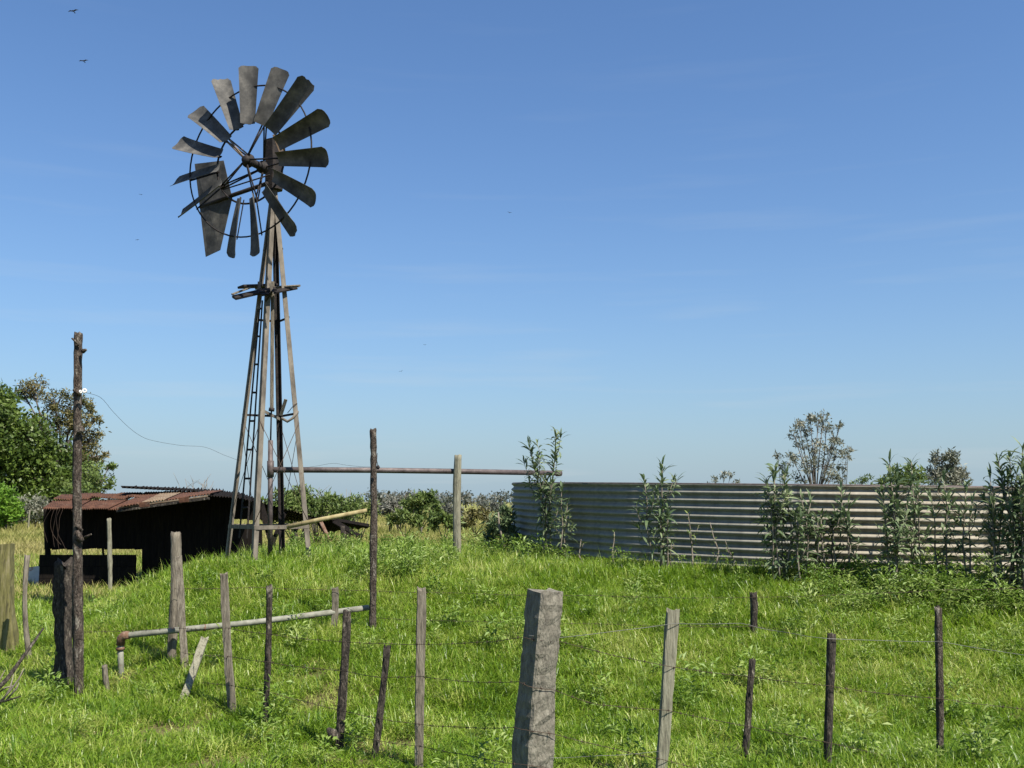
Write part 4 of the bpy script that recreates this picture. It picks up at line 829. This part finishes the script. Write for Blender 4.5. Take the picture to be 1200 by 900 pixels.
# tall grass on the crest and weeds
def patch(px, d, rx, ry, n):
    c = P(px, 640, d); q = RNG.normal(size=(n, 2)) * [rx, ry] + [c.x, c.y]; return q
q = np.concatenate([patch(480, 16.6, .45, .5, 280), patch(1120, 12.5, 1.4, .5, 420), patch(420, 15.8, 1.0, .5, 260), patch(455, 17.2, .9, .6, 200), patch(540, 17.5, .9, .5, 200), patch(300, 15.0, 1.1, .5, 460), patch(350, 15.6, .8, .4, 220), patch(390, 16.4, .7, .6, 220), patch(250, 16, .4, .4, 60), patch(560, 19.5, 1.2, .8, 160)])
q = q[~tankmask(q) & ~shedmask(q)]; n = len(q)
s = RNG.uniform(1.1, 2.0, n); scatter("tall_grass", np.stack([q[:, 0], q[:, 1], H(q[:, 0], q[:, 1])], 1), np.stack([s, s, s * RNG.uniform(.8, 1.35, n)], 1), np.clip(.35 + RNG.normal(size=n) * .25, 0, 1), 7, cg, "tall seeding grass along the crest of the bank", "grass")
q = np.concatenate([patch(1130, 12.6, .9, .4, 260), patch(1190, 12.2, .8, .45, 220), patch(1080, 12.4, .6, .3, 80), patch(1060, 13.2, .5, .25, 80), patch(960, 13.5, .6, .2, 80), sample(7, 15, 1.7), patch(700, 15.9, 1.2, .25, 40), patch(840, 14.3, .9, .2, 40), patch(475, 15.2, .35, .35, 60), patch(465, 13.9, .3, .3, 40), patch(600, 17, .4, .4, 60), patch(510, 20, 1.4, .8, 150), patch(440, 20, 1.4, .8, 120), patch(1150, 10, 1.0, .6, 26), patch(860, 10.5, 1.6, 1.0, 14)])
q = q[~tankmask(q)]; n = len(q); s = RNG.uniform(.35, 1.35, n)
scatter("weeds", np.stack([q[:, 0], q[:, 1], H(q[:, 0], q[:, 1])], 1), np.stack([s, s, s * RNG.uniform(.6, 1.3, n)], 1), np.clip(.5 + RNG.normal(size=n) * .3, 0, 1.1), 5, cw, "low broad-leaved weeds among the grass and before the tank", "weeds", tiltmax=.15)

# ------------------------------------------------------------ birds
def bird(px, py, d, span, bank, label):
    c = P(px, py, d); m = MB(); s = span / 2; root = None
    ca, sa = math.cos(bank), math.sin(bank)
    def T(x, y, z): return c + Vector((x * ca - z * sa, y, x * sa + z * ca)) * s
    m.tube([T(0, -.42, 0), T(0, -.25, .02), T(0, 0, .02), T(0, .3, 0), T(0, .55, -.01)], [.02 * s, .085 * s, .11 * s, .07 * s, .015 * s], 8)
    o = m.build("bird", M['feather'], None, loc=c, label=label, cat="bird", group="birds in the sky")
    for sg in (-1, 1):
        w = MB(); pts = [(.05, -.16, .03), (.5, -.24, .16), (1.0, -.02, .06), (.55, .10, .13), (.05, .20, .02)]
        vs = [T(sg * x, y, z) for x, y, z in pts] + [T(sg * x, y, z - .03) for x, y, z in pts]
        w.add(vs, [(0, 1, 2, 3, 4), (9, 8, 7, 6, 5)] + [(k, 5 + k, 5 + (k + 1) % 5, (k + 1) % 5) for k in range(5)]); w.build("wing", M['feather'], o)
    t = MB(); vs = [T(-.04, .35, 0), T(.04, .35, 0), T(.13, .75, -.02), T(-.13, .75, -.02)]; vs += [v - Vector((0, 0, .015 * s)) for v in vs]
    t.add(vs, [(0, 1, 2, 3), (7, 6, 5, 4), (0, 4, 5, 1), (1, 5, 6, 2), (2, 6, 7, 3), (3, 7, 4, 0)]); t.build("tail", M['feather'], o)
for a in ((86, 13, 55, .62, .18, "small dark bird with raised wings in the top left corner"), (98, 71.5, 60, .62, .1, "small dark bird gliding below the one in the top left corner"), (597, 249, 80, .38, -.2, "tiny bird alone high in the middle of the sky"), (470, 435, 80, .36, .2, "tiny bird low in the sky right of the windmill"), (498, 404, 90, .34, .1, "tiny bird just above and right of the other low one"), (165, 228, 90, .38, -.1, "tiny bird left of the windmill wheel, the upper one"), (161, 281, 90, .38, .2, "tiny bird left of the windmill wheel, the lower one")):
    bird(*a)
